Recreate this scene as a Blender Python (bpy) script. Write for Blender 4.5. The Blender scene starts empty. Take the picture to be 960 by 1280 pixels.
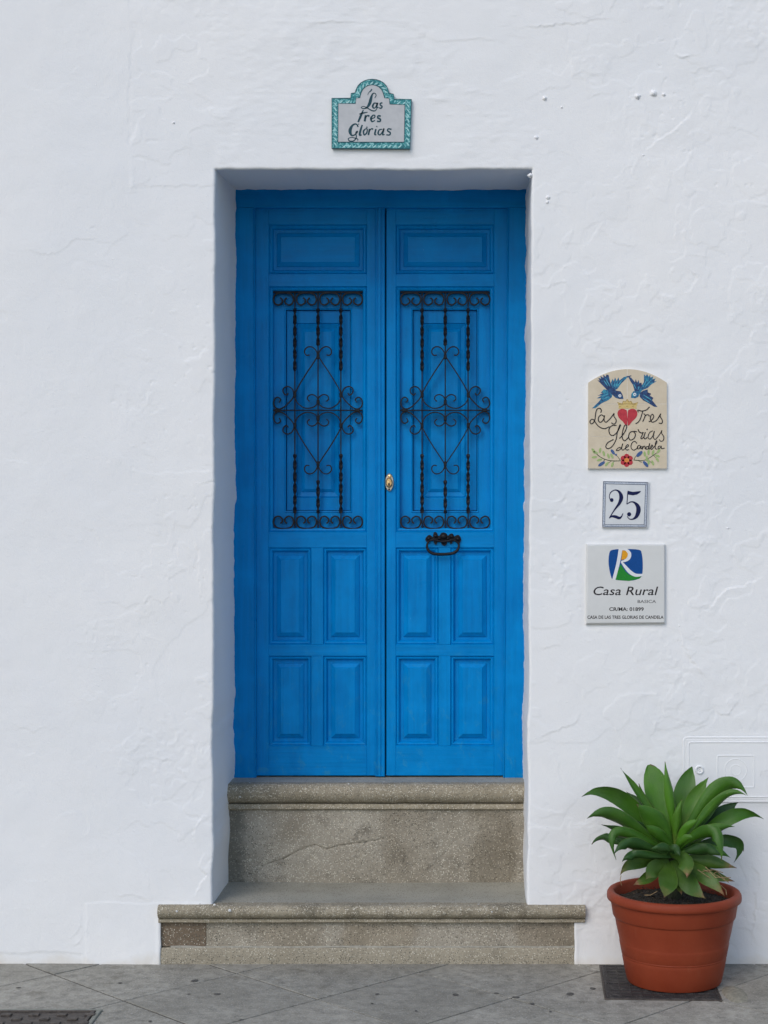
import bpy, bmesh, math, random
import numpy as np
from mathutils import Vector, Matrix, noise as mnoise

random.seed(7)
scene = bpy.context.scene

# ---------------------------------------------------------------- camera
D = 6.0            # metres from the house wall
EYE = 1.63
F = 1980.0         # focal length in photo pixels (960 wide)
VX, VY = 575.0, 667.0
cam_d = bpy.data.cameras.new("camera")
cam = bpy.data.objects.new("camera", cam_d)
scene.collection.objects.link(cam)
cam.location = (0, -D, EYE)
cam.rotation_euler = (math.radians(90), 0, 0)
cam_d.sensor_width = 36.0
cam_d.lens = 36.0 * F / 1280.0
cam_d.shift_x = -(VX - 480.0) / 1280.0
cam_d.shift_y = (VY - 640.0) / 1280.0
cam_d.clip_end = 500
scene.camera = cam

# ---------------------------------------------------------------- light
SUN_EL, SUN_AZ = math.radians(41), math.radians(-30)    # azimuth from the street side, towards the left
world = bpy.data.worlds.new("World")
scene.world = world
world.use_nodes = True
wn = world.node_tree.nodes
bg = wn["Background"]
sky = wn.new("ShaderNodeTexSky")
sky.sky_type = 'NISHITA'
sky.sun_disc = False
sky.sun_elevation = SUN_EL
sky.sun_rotation = math.radians(180) - SUN_AZ
sky.air_density = 1.0
sky.dust_density = 1.0
sky.ozone_density = 1.0
world.node_tree.links.new(sky.outputs[0], bg.inputs[0])
bg.inputs[1].default_value = 0.15
sun_d = bpy.data.lights.new("sun", 'SUN')
sun_d.energy = 1.0
sun_d.angle = math.radians(34)
sun_d.color = (1.0, 0.94, 0.86)
sun = bpy.data.objects.new("sun", sun_d)
scene.collection.objects.link(sun)
to_sun = Vector((math.sin(SUN_AZ) * math.cos(SUN_EL), -math.cos(SUN_AZ) * math.cos(SUN_EL), math.sin(SUN_EL)))
sun.rotation_euler = to_sun.to_track_quat('Z', 'Y').to_euler()
scene.view_settings.view_transform = 'Standard'
scene.view_settings.look = 'None'
scene.view_settings.exposure = 0.24
scene.view_settings.gamma = 1.0

# ---------------------------------------------------------------- helpers
def WX(px, y=0.0): return (px - VX) * (D + y) / F
def WZ(py, y=0.0): return EYE - (py - VY) * (D + y) / F
def P(px, py, y=0.0): return Vector((WX(px, y), y, WZ(py, y)))

def tag(o, label=None, cat=None, group=None, kind=None):
    if label: o["label"] = label
    if cat: o["category"] = cat
    if group: o["group"] = group
    if kind: o["kind"] = kind
    return o

def empty(name, loc, label=None, cat=None, group=None):
    o = bpy.data.objects.new(name, None)
    o.empty_display_size = 0.1
    scene.collection.objects.link(o)
    o.location = loc
    return tag(o, label, cat, group)

def world_loc(o):
    v = Vector((0, 0, 0))
    while o is not None:
        v += Vector(o.location); o = o.parent
    return v

def mesh_obj(name, verts, faces, mat, parent=None, smooth=False, origin=None):
    off = world_loc(parent) if parent is not None else Vector(origin or (0, 0, 0))
    me = bpy.data.meshes.new(name)
    me.from_pydata([(v[0] - off.x, v[1] - off.y, v[2] - off.z) for v in verts], [], faces)
    if mat is not None: me.materials.append(mat)
    if smooth is not False:
        if smooth is True:
            me.polygons.foreach_set("use_smooth", [True] * len(me.polygons))
        else:
            me.set_sharp_from_angle(angle=math.radians(smooth))
            me.polygons.foreach_set("use_smooth", [True] * len(me.polygons))
    me.update()
    o = bpy.data.objects.new(name, me)
    scene.collection.objects.link(o)
    if parent is not None: o.parent = parent
    else: o.location = off
    return o

class MB:
    def __init__(s): s.v = []; s.f = []
    def add(s, verts, faces):
        n = len(s.v)
        s.v += [tuple(v) for v in verts]
        s.f += [tuple(i + n for i in f) for f in faces]
        return s
    def box(s, x0, y0, z0, x1, y1, z1, c=0.0015):
        """box with chamfered edges"""
        x0, x1 = min(x0, x1), max(x0, x1); y0, y1 = min(y0, y1), max(y0, y1); z0, z1 = min(z0, z1), max(z0, z1)
        c = min(c, (x1 - x0) * .4, (y1 - y0) * .4, (z1 - z0) * .4)
        bm = bmesh.new()
        bmesh.ops.create_cube(bm, size=1.0)
        for v in bm.verts:
            v.co = Vector(((x0 + x1) / 2 + v.co.x * (x1 - x0), (y0 + y1) / 2 + v.co.y * (y1 - y0), (z0 + z1) / 2 + v.co.z * (z1 - z0)))
        if c > 0: bmesh.ops.bevel(bm, geom=bm.edges[:], offset=c, segments=1, affect='EDGES', profile=.5)
        bm.verts.index_update()
        s.add([v.co[:] for v in bm.verts], [[v.index for v in f.verts] for f in bm.faces])
        bm.free(); return s
    def build(s, name, mat, parent=None, smooth=False): return mesh_obj(name, s.v, s.f, mat, parent, smooth)

def catmull(pts, n=6, closed=False):
    """pts: tuples of equal length -> denser list"""
    pts = [np.array(p, float) for p in pts]
    out = []; m = len(pts)
    rng = range(m if closed else m - 1)
    for i in rng:
        if closed: p0, p1, p2, p3 = pts[(i - 1) % m], pts[i], pts[(i + 1) % m], pts[(i + 2) % m]
        else:
            p1, p2 = pts[i], pts[i + 1]
            p0 = pts[i - 1] if i > 0 else 2 * p1 - p2
            p3 = pts[i + 2] if i + 2 < m else 2 * p2 - p1
        for k in range(n):
            t = k / n
            out.append(.5 * ((2 * p1) + (-p0 + p2) * t + (2 * p0 - 5 * p1 + 4 * p2 - p3) * t * t + (-p0 + 3 * p1 - 3 * p2 + p3) * t ** 3))
    if not closed: out.append(pts[-1])
    return out

def strip(mb, pts, w, y0, y1):
    """flat bar following pts (x,z[,width factor]) in the wall plane, from depth y0 (front) to y1"""
    n = len(pts); V = []; Fc = []
    for i, p in enumerate(pts):
        a = pts[max(i - 1, 0)]; b = pts[min(i + 1, n - 1)]
        tx, tz = b[0] - a[0], b[1] - a[1]
        l = math.hypot(tx, tz) or 1
        nx, nz = -tz / l, tx / l
        ww = (p[2] if len(p) > 2 else w) / 2
        V += [(p[0] + nx * ww, y0, p[1] + nz * ww), (p[0] - nx * ww, y0, p[1] - nz * ww),
              (p[0] - nx * ww, y1, p[1] - nz * ww), (p[0] + nx * ww, y1, p[1] + nz * ww)]
    for i in range(n - 1):
        a, b = 4 * i, 4 * i + 4
        for k in range(4):
            k2 = (k + 1) % 4
            Fc.append((a + k, a + k2, b + k2, b + k))
    Fc.append((0, 3, 2, 1)); Fc.append((4 * n - 4, 4 * n - 3, 4 * n - 2, 4 * n - 1))
    mb.add(V, Fc)

def prism(mb, pts, y0, y1, chamfer=0.0):
    """polygon (x,z) extruded from y0 (front, smaller) to y1; triangulated via bmesh so concave is fine"""
    bm = bmesh.new()
    vs = [bm.verts.new((p[0], y0, p[1])) for p in pts]
    es = [bm.edges.new((vs[i], vs[(i + 1) % len(vs)])) for i in range(len(vs))]
    bmesh.ops.triangle_fill(bm, use_beauty=True, use_dissolve=False, edges=es, normal=(0, -1, 0))
    bm.verts.index_update()
    n = len(pts)
    fr = [[v.index for v in f.verts] for f in bm.faces]
    V = [tuple(v.co) for v in bm.verts]
    bm.free()
    V += [(p[0], y1, p[1]) for p in pts]
    Fc = fr + [(i, (i + 1) % n, n + (i + 1) % n, n + i) for i in range(n)] + [tuple(n + i for i in reversed(f)) for f in fr]
    mb.add(V, Fc)

def nested(mb, x0, z0, x1, z1, prof, y, cap=True, sx=1.0):
    """rings of a moulding: prof = [(inset, depth), ...] metres; front at y, depth goes back"""
    V = []; Fc = []
    for ins, dp in prof:
        V += [(x0 + ins, y + dp, z0 + ins), (x1 - ins, y + dp, z0 + ins), (x1 - ins, y + dp, z1 - ins), (x0 + ins, y + dp, z1 - ins)]
    for i in range(len(prof) - 1):
        a, b = 4 * i, 4 * i + 4
        for k in range(4):
            k2 = (k + 1) % 4
            Fc.append((a + k, a + k2, b + k2, b + k))
    if cap:
        a = 4 * (len(prof) - 1); Fc.append((a, a + 1, a + 2, a + 3))
    mb.add(V, Fc)

def lathe(mb, cx, cy, prof, n=64):
    V = []; Fc = []
    for r, z in prof:
        for k in range(n):
            a = 2 * math.pi * k / n
            V.append((cx + r * math.cos(a), cy + r * math.sin(a), z))
    for i in range(len(prof) - 1):
        for k in range(n):
            k2 = (k + 1) % n
            Fc.append((i * n + k, i * n + k2, (i + 1) * n + k2, (i + 1) * n + k))
    mb.add(V, Fc)

def tube(mb, pts, r, n=8, flat=1.0):
    """round tube through 3-D points"""
    pts = [Vector(p) for p in pts]; V = []; Fc = []
    up = Vector((0, 1, 0))
    for i, p in enumerate(pts):
        t = (pts[min(i + 1, len(pts) - 1)] - pts[max(i - 1, 0)]).normalized()
        a = t.cross(up)
        if a.length < .05: a = t.cross(Vector((1, 0, 0)))
        a.normalize(); b = t.cross(a)
        rr = r[i] if isinstance(r, (list, tuple)) else r
        for k in range(n):
            th = 2 * math.pi * k / n
            V.append(p + a * math.cos(th) * rr + b * math.sin(th) * rr * flat)
    for i in range(len(pts) - 1):
        for k in range(n):
            k2 = (k + 1) % n
            Fc.append((i * n + k, i * n + k2, (i + 1) * n + k2, (i + 1) * n + k))
    Fc.append(tuple(range(n))[::-1]); Fc.append(tuple((len(pts) - 1) * n + k for k in range(n)))
    mb.add(V, Fc)

# value noise with numpy ------------------------------------------------
_rs = np.random.RandomState(11)
_tab = _rs.rand(512, 512).astype(np.float32) * 2 - 1
def vnoise(x, z, s, seed=0):
    x = x * s + 137.3 + seed * 17.1; z = z * s + 211.7 + seed * 31.7
    xi = np.floor(x).astype(int); zi = np.floor(z).astype(int)
    fx = x - xi; fz = z - zi
    fx = fx * fx * (3 - 2 * fx); fz = fz * fz * (3 - 2 * fz)
    g = lambda i, j: _tab[(i + seed * 7) % 512, (j + seed * 13) % 512]
    return (g(xi, zi) * (1 - fx) + g(xi + 1, zi) * fx) * (1 - fz) + (g(xi, zi + 1) * (1 - fx) + g(xi + 1, zi + 1) * fx) * fz
def fbm(x, z, s, oct=4, seed=0, gain=.5):
    r = 0; a = 1
    for k in range(oct):
        r = r + a * vnoise(x, z, s * 2 ** k, seed + k); a *= gain
    return r
def smooth01(t): t = np.clip(t, 0, 1); return t * t * (3 - 2 * t)

# ---------------------------------------------------------------- materials
class N:
    def __init__(s, name, rough=.6, spec=.5, metal=0.0):
        s.m = bpy.data.materials.new(name); s.m.use_nodes = True
        s.t = s.m.node_tree; s.b = s.t.nodes["Principled BSDF"]
        s.b.inputs["Roughness"].default_value = rough
        s.b.inputs["Metallic"].default_value = metal
        s.b.inputs["Specular IOR Level"].default_value = spec
        s.tc = s.t.nodes.new("ShaderNodeTexCoord")
    def n(s, kind, **kw):
        o = s.t.nodes.new("ShaderNode" + kind)
        for k, v in kw.items(): setattr(o, k, v)
        return o
    def link(s, a, b): s.t.links.new(a, b)
    def map(s, scale=(1, 1, 1), loc=(0, 0, 0)):
        o = s.n("Mapping"); s.link(s.tc.outputs["Object"], o.inputs[0])
        o.inputs["Scale"].default_value = scale; o.inputs["Location"].default_value = loc
        return o.outputs[0]
    def noise(s, scale, detail=4, vec=None, rough=.55, dist=0.0):
        o = s.n("TexNoise"); s.link(vec or s.tc.outputs["Object"], o.inputs["Vector"])
        o.inputs["Scale"].default_value = scale; o.inputs["Detail"].default_value = detail
        o.inputs["Roughness"].default_value = rough; o.inputs["Distortion"].default_value = dist
        return o.outputs["Fac"]
    def voro(s, scale, vec=None, feature='F1', out="Distance", rand=1.0):
        o = s.n("TexVoronoi", feature=feature); s.link(vec or s.tc.outputs["Object"], o.inputs["Vector"])
        o.inputs["Scale"].default_value = scale; o.inputs["Randomness"].default_value = rand
        return o.outputs[out]
    def ramp(s, fac, stops):
        o = s.n("ValToRGB"); s.link(fac, o.inputs[0]); e = o.color_ramp.elements
        while len(e) < len(stops): e.new(.5)
        for i, (p, c) in enumerate(stops):
            e[i].position = p
            e[i].color = (*c, 1) if isinstance(c, (tuple, list)) else (c, c, c, 1)
        return o.outputs[0]
    def mix(s, fac, a, b, mode='MIX'):
        o = s.n("Mix", data_type='RGBA', blend_type=mode)
        for v, i in ((fac, 0), (a, 6), (b, 7)):
            if hasattr(v, "links"): s.link(v, o.inputs[i])
            elif isinstance(v, (int, float)) and i == 0: o.inputs[0].default_value = v
            else: o.inputs[i].default_value = (*v, 1) if isinstance(v, (tuple, list)) else (v, v, v, 1)
        return o.outputs[2]
    def math(s, op, a, b=0.0):
        o = s.n("Math", operation=op)
        for v, i in ((a, 0), (b, 1)):
            if hasattr(v, "links"): s.link(v, o.inputs[i])
            else: o.inputs[i].default_value = v
        return o.outputs[0]
    def color(s, c):
        if hasattr(c, "links"): s.link(c, s.b.inputs["Base Color"])
        else: s.b.inputs["Base Color"].default_value = (*c, 1)
        return s
    def rough(s, c): s.link(c, s.b.inputs["Roughness"]); return s
    def bump(s, h, dist=.001, strength=1.0):
        o = s.n("Bump"); o.inputs["Strength"].default_value = strength; o.inputs["Distance"].default_value = dist
        s.link(h, o.inputs["Height"])
        if s.b.inputs["Normal"].links: s.link(s.b.inputs["Normal"].links[0].from_socket, o.inputs["Normal"])
        s.link(o.outputs[0], s.b.inputs["Normal"]); return s

def simple(name, col, rough=.6, var=.12, scale=40, metal=0.0, spec=.5, bump=0.0):
    n = N(name, rough, spec, metal)
    f = n.noise(scale, 4)
    dark = tuple(c * (1 - var) for c in col); light = tuple(min(1, c * (1 + var)) for c in col)
    n.color(n.ramp(f, [(.3, dark), (.7, light)]))
    if bump: n.bump(f, bump)
    return n.m

# white lime plaster
n = N("whitewashed_plaster", .88, .25)
big = n.noise(.9, 3); mid = n.noise(6, 5)
c = n.mix(n.ramp(big, [(.35, 0.0), (.68, 1.0)]), (.79, .795, .80), (.84, .83, .815))
c = n.mix(n.ramp(mid, [(.42, 0.0), (.75, .35)]), c, (.77, .775, .785))
geo = n.n("NewGeometry")
sep = n.n("SeparateXYZ"); n.link(geo.outputs["Position"], sep.inputs[0])
zf = n.math('MULTIPLY', sep.outputs[2], 9.0)
zn = n.math('ADD', zf, n.math('MULTIPLY', n.noise(7, 4), 1.4))
c = n.mix(n.ramp(zn, [(.45, .7), (1.2, 0.0)]), c, (.66, .60, .50))     # splashed dirt along the pavement
c = n.mix(n.ramp(n.noise(3.2, 4, n.map((1, 1, .35), (5, 0, 2))), [(.60, 0.0), (.8, .28)]), c, (.73, .735, .70))
n.color(c)
n.bump(n.noise(30, 6, rough=.65), .0013)
n.bump(n.noise(260, 3), .0006)
n.bump(n.ramp(n.voro(34, n.map((1, 1, 1), (.3, 0, 1))), [(.0, 1.0), (.09, 0.0)]), .0008)
M_WALL = n.m

# blue gloss paint on wood
def blue_paint(name, base, grain_vert=True):
    n = N(name, .34, .09)
    sc = (70, 70, 3.0) if grain_vert else (3.0, 70, 70)
    g = n.noise(1.0, 5, n.map(sc), dist=.4)
    b2 = n.noise(9, 5)
    dk = tuple(c * .86 for c in base); lt = (base[0], base[1] * 1.16, base[2] * 1.12)
    c = n.mix(n.ramp(g, [(.35, 0.0), (.65, 1.0)]), dk, base)
    c = n.mix(n.ramp(b2, [(.45, 0.0), (.72, .7)]), c, lt)
    # rubbed streaks and small chips
    chip = n.ramp(n.noise(26, 6, n.map((1, 1, .5), (3, 1, 9)), rough=.65), [(.70, 0.0), (.74, .55)])
    c = n.mix(chip, c, (.01, .28, .60))
    sp = n.n("SeparateXYZ"); n.link(n.tc.outputs["Object"], sp.inputs[0])
    low = n.ramp(sp.outputs[2], [(.02, 1.0), (.75, 0.0)])
    scuff = n.ramp(n.noise(20, 6, n.map((1, 1, .8), (5, 5, 1)), rough=.7, dist=.6), [(.56, 0.0), (.66, .6)])
    c = n.mix(n.mix(1.0, low, scuff, 'MULTIPLY'), c, (.03, .26, .47))
    fleck = n.ramp(n.noise(95, 3, n.map((1, 1, .45), (2, 6, 1)), rough=.6), [(.735, 0.0), (.755, .7)])
    c = n.mix(n.mix(1.0, fleck, n.ramp(n.noise(3.5, 3, n.map((1, 1, 1), (8, 2, 5))), [(.45, .0), (.6, 1.0)]), 'MULTIPLY'), c, (.16, .42, .66))
    c = n.mix(n.ramp(n.noise(5, 5, n.map((1, 1, .4), (1, 9, 4)), rough=.7), [(.5, 0.0), (.8, .5)]), c, (.0, .11, .38))
    n.color(c)
    n.rough(n.ramp(b2, [(.3, .26), (.7, .42)]))
    n.bump(g, .0009); n.bump(n.noise(120, 4), .0003)
    n.bump(n.noise(14, 4), .0015)
    return n.m
BLUE = (.0, .225, .585)
M_BLUE = blue_paint("blue_painted_wood", BLUE)
M_BLUEH = blue_paint("blue_painted_wood_rail", BLUE, False)

M_IRON = simple("black_wrought_iron", (.006, .007, .011), .5, .35, 60, .0, .25, .0006)
n = N("worn_brass", .38, .5, .85)
n.color(n.ramp(n.noise(120, 3), [(.35, (.55, .30, .12)), (.65, (.85, .62, .30))])); M_BRASS = n.m
M_STEEL = simple("tarnished_steel", (.55, .5, .42), .4, .2, 80, .8)
M_KEYHOLE = simple("dark_keyhole", (.02, .015, .012), .6)

# washed terrazzo stone
def terrazzo(name, a, b, speck=(.66, .61, .50), amount=.36, dark=(.09, .08, .06), scale=210, pol=.75, stain=.5):
    n = N(name, pol, .3)
    c = n.mix(n.ramp(n.noise(4.5, 5), [(.32, 0.0), (.66, 1.0)]), a, b)
    c = n.mix(n.ramp(n.noise(11, 5, n.map((1, 1, 1), (7, 3, 1))), [(.55, 0.0), (.75, stain)]), c, tuple(x * .55 for x in a))
    v = n.n("TexVoronoi", feature='F1'); n.link(n.tc.outputs["Object"], v.inputs["Vector"]); v.inputs["Scale"].default_value = scale
    vs = n.n("SeparateColor"); n.link(v.outputs["Color"], vs.inputs[0])
    isl = n.ramp(vs.outputs[0], [(1 - amount, 0.0), (1 - amount + .03, 1.0)])
    near = n.ramp(v.outputs["Distance"], [(.30, 1.0), (.50, 0.0)])
    spot = n.mix(1.0, isl, near, 'MULTIPLY')
    c = n.mix(n.mix(1.0, spot, n.ramp(n.noise(16, 3), [(.30, .45), (.58, 1.0)]), 'MULTIPLY'), c, speck)
    isd = n.ramp(vs.outputs[1], [(.72, 0.0), (.75, .85)])
    c = n.mix(n.mix(1.0, isd, near, 'MULTIPLY'), c, dark)
    n.color(c)
    n.bump(near, .0008); n.bump(n.noise(60, 6, rough=.7), .0016)
    return n.m
M_TER = terrazzo("washed_terrazzo", (.26, .228, .175), (.38, .345, .28), scale=200, stain=.9)
def stained(name, a, b, stains, **kw):
    """terrazzo with damp stains that stand at fixed places on the slab (x0, x1 in metres from the steps' centre)"""
    m = terrazzo(name, a, b, **kw); t = m.node_tree; B = t.nodes["Principled BSDF"]
    tc = t.nodes.new("ShaderNodeTexCoord"); sp = t.nodes.new("ShaderNodeSeparateXYZ"); t.links.new(tc.outputs["Object"], sp.inputs[0])
    nz = t.nodes.new("ShaderNodeTexNoise"); nz.inputs["Scale"].default_value = 14; nz.inputs["Detail"].default_value = 5; t.links.new(tc.outputs["Object"], nz.inputs["Vector"])
    ad = t.nodes.new("ShaderNodeMath"); ad.operation = 'MULTIPLY_ADD'; t.links.new(nz.outputs["Fac"], ad.inputs[0]); ad.inputs[1].default_value = .12; t.links.new(sp.outputs[0], ad.inputs[2])
    src = B.inputs["Base Color"].links[0].from_socket
    for x0, x1, f, col in stains:
        mr = t.nodes.new("ShaderNodeValToRGB"); e = mr.color_ramp.elements
        sc = t.nodes.new("ShaderNodeMapRange"); t.links.new(ad.outputs[0], sc.inputs[0]); sc.inputs[1].default_value = x0 - .02 + .06; sc.inputs[2].default_value = x1 + .02 + .06
        e[0].position = 0.0; e[0].color = (0, 0, 0, 1); e[1].position = 1.0; e[1].color = (0, 0, 0, 1)
        w = .02 / (x1 - x0 + .04)
        a1 = e.new(min(.45, 2 * w)); a1.color = (f, f, f, 1); a2 = e.new(max(.55, 1 - 2 * w)); a2.color = (f, f, f, 1)
        t.links.new(sc.outputs[0], mr.inputs[0])
        mx = t.nodes.new("ShaderNodeMix"); mx.data_type = 'RGBA'; mx.blend_type = 'MULTIPLY'; t.links.new(mr.outputs[0], mx.inputs[0]); t.links.new(src, mx.inputs[6]); mx.inputs[7].default_value = (*col, 1); src = mx.outputs[2]
    t.links.new(src, B.inputs["Base Color"])
    return m
M_RISER = stained("stained_terrazzo_riser", (.26, .228, .175), (.38, .345, .28), [(-.66, -.545, .85, (.50, .52, .52)), (.37, .56, .7, (.58, .55, .50)), (.02, .20, .35, (.6, .55, .48))], scale=200, stain=.9, speck=(.66, .61, .50), amount=.40)
M_LONG = stained("stained_long_slab", (.26, .228, .175), (.37, .33, .265), [(-.12, .16, .4, (.82, .74, .62)), (.55, .80, .6, (.62, .57, .50)), (-.42, -.2, .25, (.80, .72, .6))], scale=200, stain=.8)
M_TERD = terrazzo("brown_terrazzo", (.15, .11, .075), (.19, .145, .10), amount=.30)
M_NOSE = terrazzo("terrazzo_nosing", (.25, .215, .15), (.35, .305, .225), speck=(.66, .61, .50), amount=.46, stain=.8)
M_BASE = terrazzo("grey_terrazzo_strip", (.29, .255, .19), (.35, .31, .235), amount=.30)
M_TREAD = terrazzo("worn_grey_tread", (.31, .295, .24), (.40, .38, .315), speck=(.34, .34, .30), amount=.15, stain=.3, pol=.55)
M_PW0 = simple("dried_whitewash_drop", (.66, .66, .64), .8, .1)
M_MORTAR = simple("pale_mortar", (.36, .34, .29), .9, .2, 60, bump=.001)

# pavement cement
n = N("cement_paving", .85, .25)
c = n.mix(n.ramp(n.noise(3, 6), [(.3, 0.0), (.7, 1.0)]), (.235, .222, .185), (.40, .38, .325))
c = n.mix(n.ramp(n.noise(22, 6, rough=.7), [(.42, 0.0), (.7, .85)]), c, (.15, .142, .12))
c = n.mix(n.ramp(n.noise(9, 4, n.map((1, 1, 1), (4, 8, 0))), [(.62, 0.0), (.72, .55)]), c, (.13, .115, .085))
c = n.mix(n.ramp(n.noise(150, 2), [(.56, 0.0), (.70, .7)]), c, (.46, .45, .42))
c = n.mix(n.ramp(n.noise(45, 5, n.map((1, 1, 1), (1, 2, 0)), rough=.7), [(.62, 0.0), (.70, .8)]), c, (.07, .068, .06))
oi = n.n("ObjectInfo")
c = n.mix(n.ramp(oi.outputs["Random"], [(0.0, .28), (.5, 0.0), (1.0, 0.0)]), c, (.21, .20, .17))
c = n.mix(n.ramp(oi.outputs["Random"], [(0.5, .0), (1.0, .16)]), c, (.42, .39, .33))
n.color(c); n.bump(n.noise(90, 6, rough=.7), .002); n.bump(n.noise(18, 5), .005)
M_PAVE = n.m
M_JOINT = simple("dirty_joint", (.035, .032, .027), .95, .3, 40, bump=.002)
M_STREET = simple("street_cement", (.20, .198, .18), .9, .2, 6, bump=.003)
M_PATCH = simple("lumpy_cement_patch", (.24, .225, .175), .95, .3, 70, bump=.004)
n = N("dark_cast_cover", .6, .4, .2)
br = n.n("TexBrick"); n.link(n.map((1, 1, 1)), br.inputs["Vector"])
br.inputs["Scale"].default_value = 34; br.inputs["Color1"].default_value = (.045, .042, .042, 1); br.inputs["Color2"].default_value = (.062, .056, .053, 1)
br.inputs["Mortar"].default_value = (.022, .02, .02, 1); br.inputs["Mortar Size"].default_value = .03
c = n.mix(n.ramp(n.noise(60, 5), [(.5, 0.0), (.8, .7)]), br.outputs[0], (.16, .15, .13))
n.color(c); n.bump(br.outputs[1], .001); n.bump(n.noise(80, 4), .001)
M_COVER = n.m
M_GRATE = simple("rusty_cast_iron", (.075, .062, .052), .6, .5, 60, .3, bump=.0015)
M_RIMCEM = simple("pale_frame_cement", (.22, .225, .19), .9, .2, 60)

# pot, soil, agave
n = N("terracotta_plastic", .5, .2)
c = n.mix(n.ramp(n.noise(7, 4), [(.35, 0.0), (.7, 1.0)]), (.215, .036, .014), (.25, .046, .018))
c = n.mix(n.ramp(n.noise(30, 5, n.map((1, 1, .3))), [(.62, 0.0), (.8, .35)]), c, (.27, .085, .045))
n.color(c); n.rough(n.ramp(n.noise(12, 4), [(.3, .42), (.7, .62)])); n.bump(n.noise(90, 3), .0004)
M_POT = n.m
M_SOIL = simple("dark_potting_soil", (.022, .016, .010), .95, .7, 140, bump=.004)
M_DRY = simple("dry_plant_debris", (.30, .20, .10), .8, .4, 90)
def leaf_mat(name, a, b, brown=0.0, yellow=0.0):
    n = N(name, .38, .3)
    uv = n.n("UVMap"); sp = n.n("SeparateXYZ"); n.link(uv.outputs[0], sp.inputs[0])
    nz = n.noise(14, 4)
    c = n.mix(n.ramp(nz, [(.3, 0.0), (.7, 1.0)]), a, b)
    st = n.noise(1.0, 3, None)
    mp = n.n("Mapping"); n.link(uv.outputs[0], mp.inputs[0]); mp.inputs["Scale"].default_value = (40, 1.5, 1)
    lines = n.noise(1.0, 3, mp.outputs[0])
    c = n.mix(n.ramp(lines, [(.35, 0.0), (.7, .35)]), c, tuple(x * .65 for x in a))
    edge = n.math('ABSOLUTE', n.math('SUBTRACT', sp.outputs[0], .5))
    c = n.mix(n.ramp(edge, [(.46, 0.0), (.495, .45)]), c, (.14, .20, .05))
    if yellow: c = n.mix(n.ramp(n.math('ADD', sp.outputs[1], n.math('MULTIPLY', nz, .5)), [(.25, .75), (.6, 0.0)]), c, (.22, .27, .05))
    tip = n.math('ADD', sp.outputs[1], n.math('MULTIPLY', n.math('SUBTRACT', n.noise(30, 4), .5), .35))
    if brown:
        c = n.mix(n.ramp(tip, [(1 - brown - .12, 0.0), (1 - brown, .9)]), c, (.13, .13, .03))
        c = n.mix(n.ramp(tip, [(1 - brown * .75, 0.0), (1 - brown * .6, 1.0)]), c, (.20, .11, .05))
    else:
        c = n.mix(n.ramp(tip, [(.965, 0.0), (1.0, .9)]), c, (.10, .06, .03))
    c = n.mix(n.ramp(n.noise(70, 4), [(.70, 0.0), (.76, .5)]), c, (.20, .18, .06))
    oi = n.n("ObjectInfo")
    c = n.mix(n.ramp(oi.outputs["Random"], [(0.0, .5), (.4, 0.0)]), c, tuple(x * .6 for x in a))
    c = n.mix(n.ramp(n.noise(9, 4, n.map((1, 1, 1), (3, 3, 3))), [(.5, 0.0), (.8, .4)]), c, (.09, .14, .06))     # dust and bloom
    n.color(c); n.bump(lines, .0008); n.bump(n.noise(40, 3), .0006)
    n.b.inputs["Subsurface Weight"].default_value = 0.0
    return n.m
M_LEAF = [leaf_mat("agave_green", (.036, .118, .008), (.066, .175, .014)),
          leaf_mat("agave_deep_green", (.018, .062, .011), (.034, .098, .017)),
          leaf_mat("agave_bright_green", (.055, .155, .010), (.080, .195, .014), yellow=1.0),
          leaf_mat("agave_green_brown_tip", (.042, .100, .012), (.068, .138, .018), brown=.14),
          leaf_mat("agave_vivid_green", (.044, .145, .006), (.074, .205, .012))]

# ceramics
def ceramic(name, a, b, scale=30, rough=.28):
    n = N(name, rough, .4)
    n.color(n.ramp(n.noise(scale, 4), [(.3, a), (.7, b)])); n.bump(n.noise(25, 3), .0006)
    return n.m
M_CREAM = ceramic("cream_glazed_tile", (.58, .485, .35), (.64, .545, .405))
M_TILEW = ceramic("white_glazed_tile", (.60, .62, .63), (.66, .675, .68))
M_TILEG = ceramic("grey_white_tile", (.44, .445, .45), (.51, .51, .515))
M_SIGN = ceramic("pale_sign_face", (.62, .62, .60), (.66, .66, .64), 12)
n = N("teal_marbled_glaze", .3, .4)
n.color(n.ramp(n.noise(55, 4, n.map((1, 1, 1)), dist=2.5), [(.38, (.008, .12, .14)), (.52, (.02, .25, .26)), (.64, (.30, .58, .58))])); M_TEAL = n.m
def ink(name, c, var=.15): return simple(name, c, .4, var, 200, spec=.15)
M_INKTEAL = ink("dark_teal_lettering", (.02, .065, .085), .3)
M_INK = ink("black_brush_lettering", (.025, .022, .025))
M_NAVY = ink("navy_digits", (.008, .012, .06))
n = N("grey_blue_border_print", .3, .4)
n.color(n.ramp(n.voro(420), [(.20, (.14, .18, .27)), (.50, (.50, .54, .60))])); M_BORD = n.m
n = N("bird_blue_teal_glaze", .3, .4)
n.color(n.ramp(n.noise(110, 3, dist=1.0), [(.38, (.008, .05, .15)), (.5, (.01, .12, .25)), (.66, (.03, .28, .38))])); M_BIRD = n.m
n = N("bird_dark_blue_glaze", .3, .4)
n.color(n.ramp(n.noise(110, 3, dist=1.0), [(.40, (.006, .02, .09)), (.6, (.01, .06, .18)), (.75, (.02, .16, .30))])); M_BIRDD = n.m
M_RED = ceramic("red_glaze", (.40, .012, .03), (.52, .03, .045), 90)
M_ORANGE = ceramic("orange_glaze", (.65, .17, .03), (.75, .30, .06), 200)
M_GOLD = ceramic("gold_crown_glaze", (.58, .40, .11), (.64, .50, .22), 160)
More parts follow.
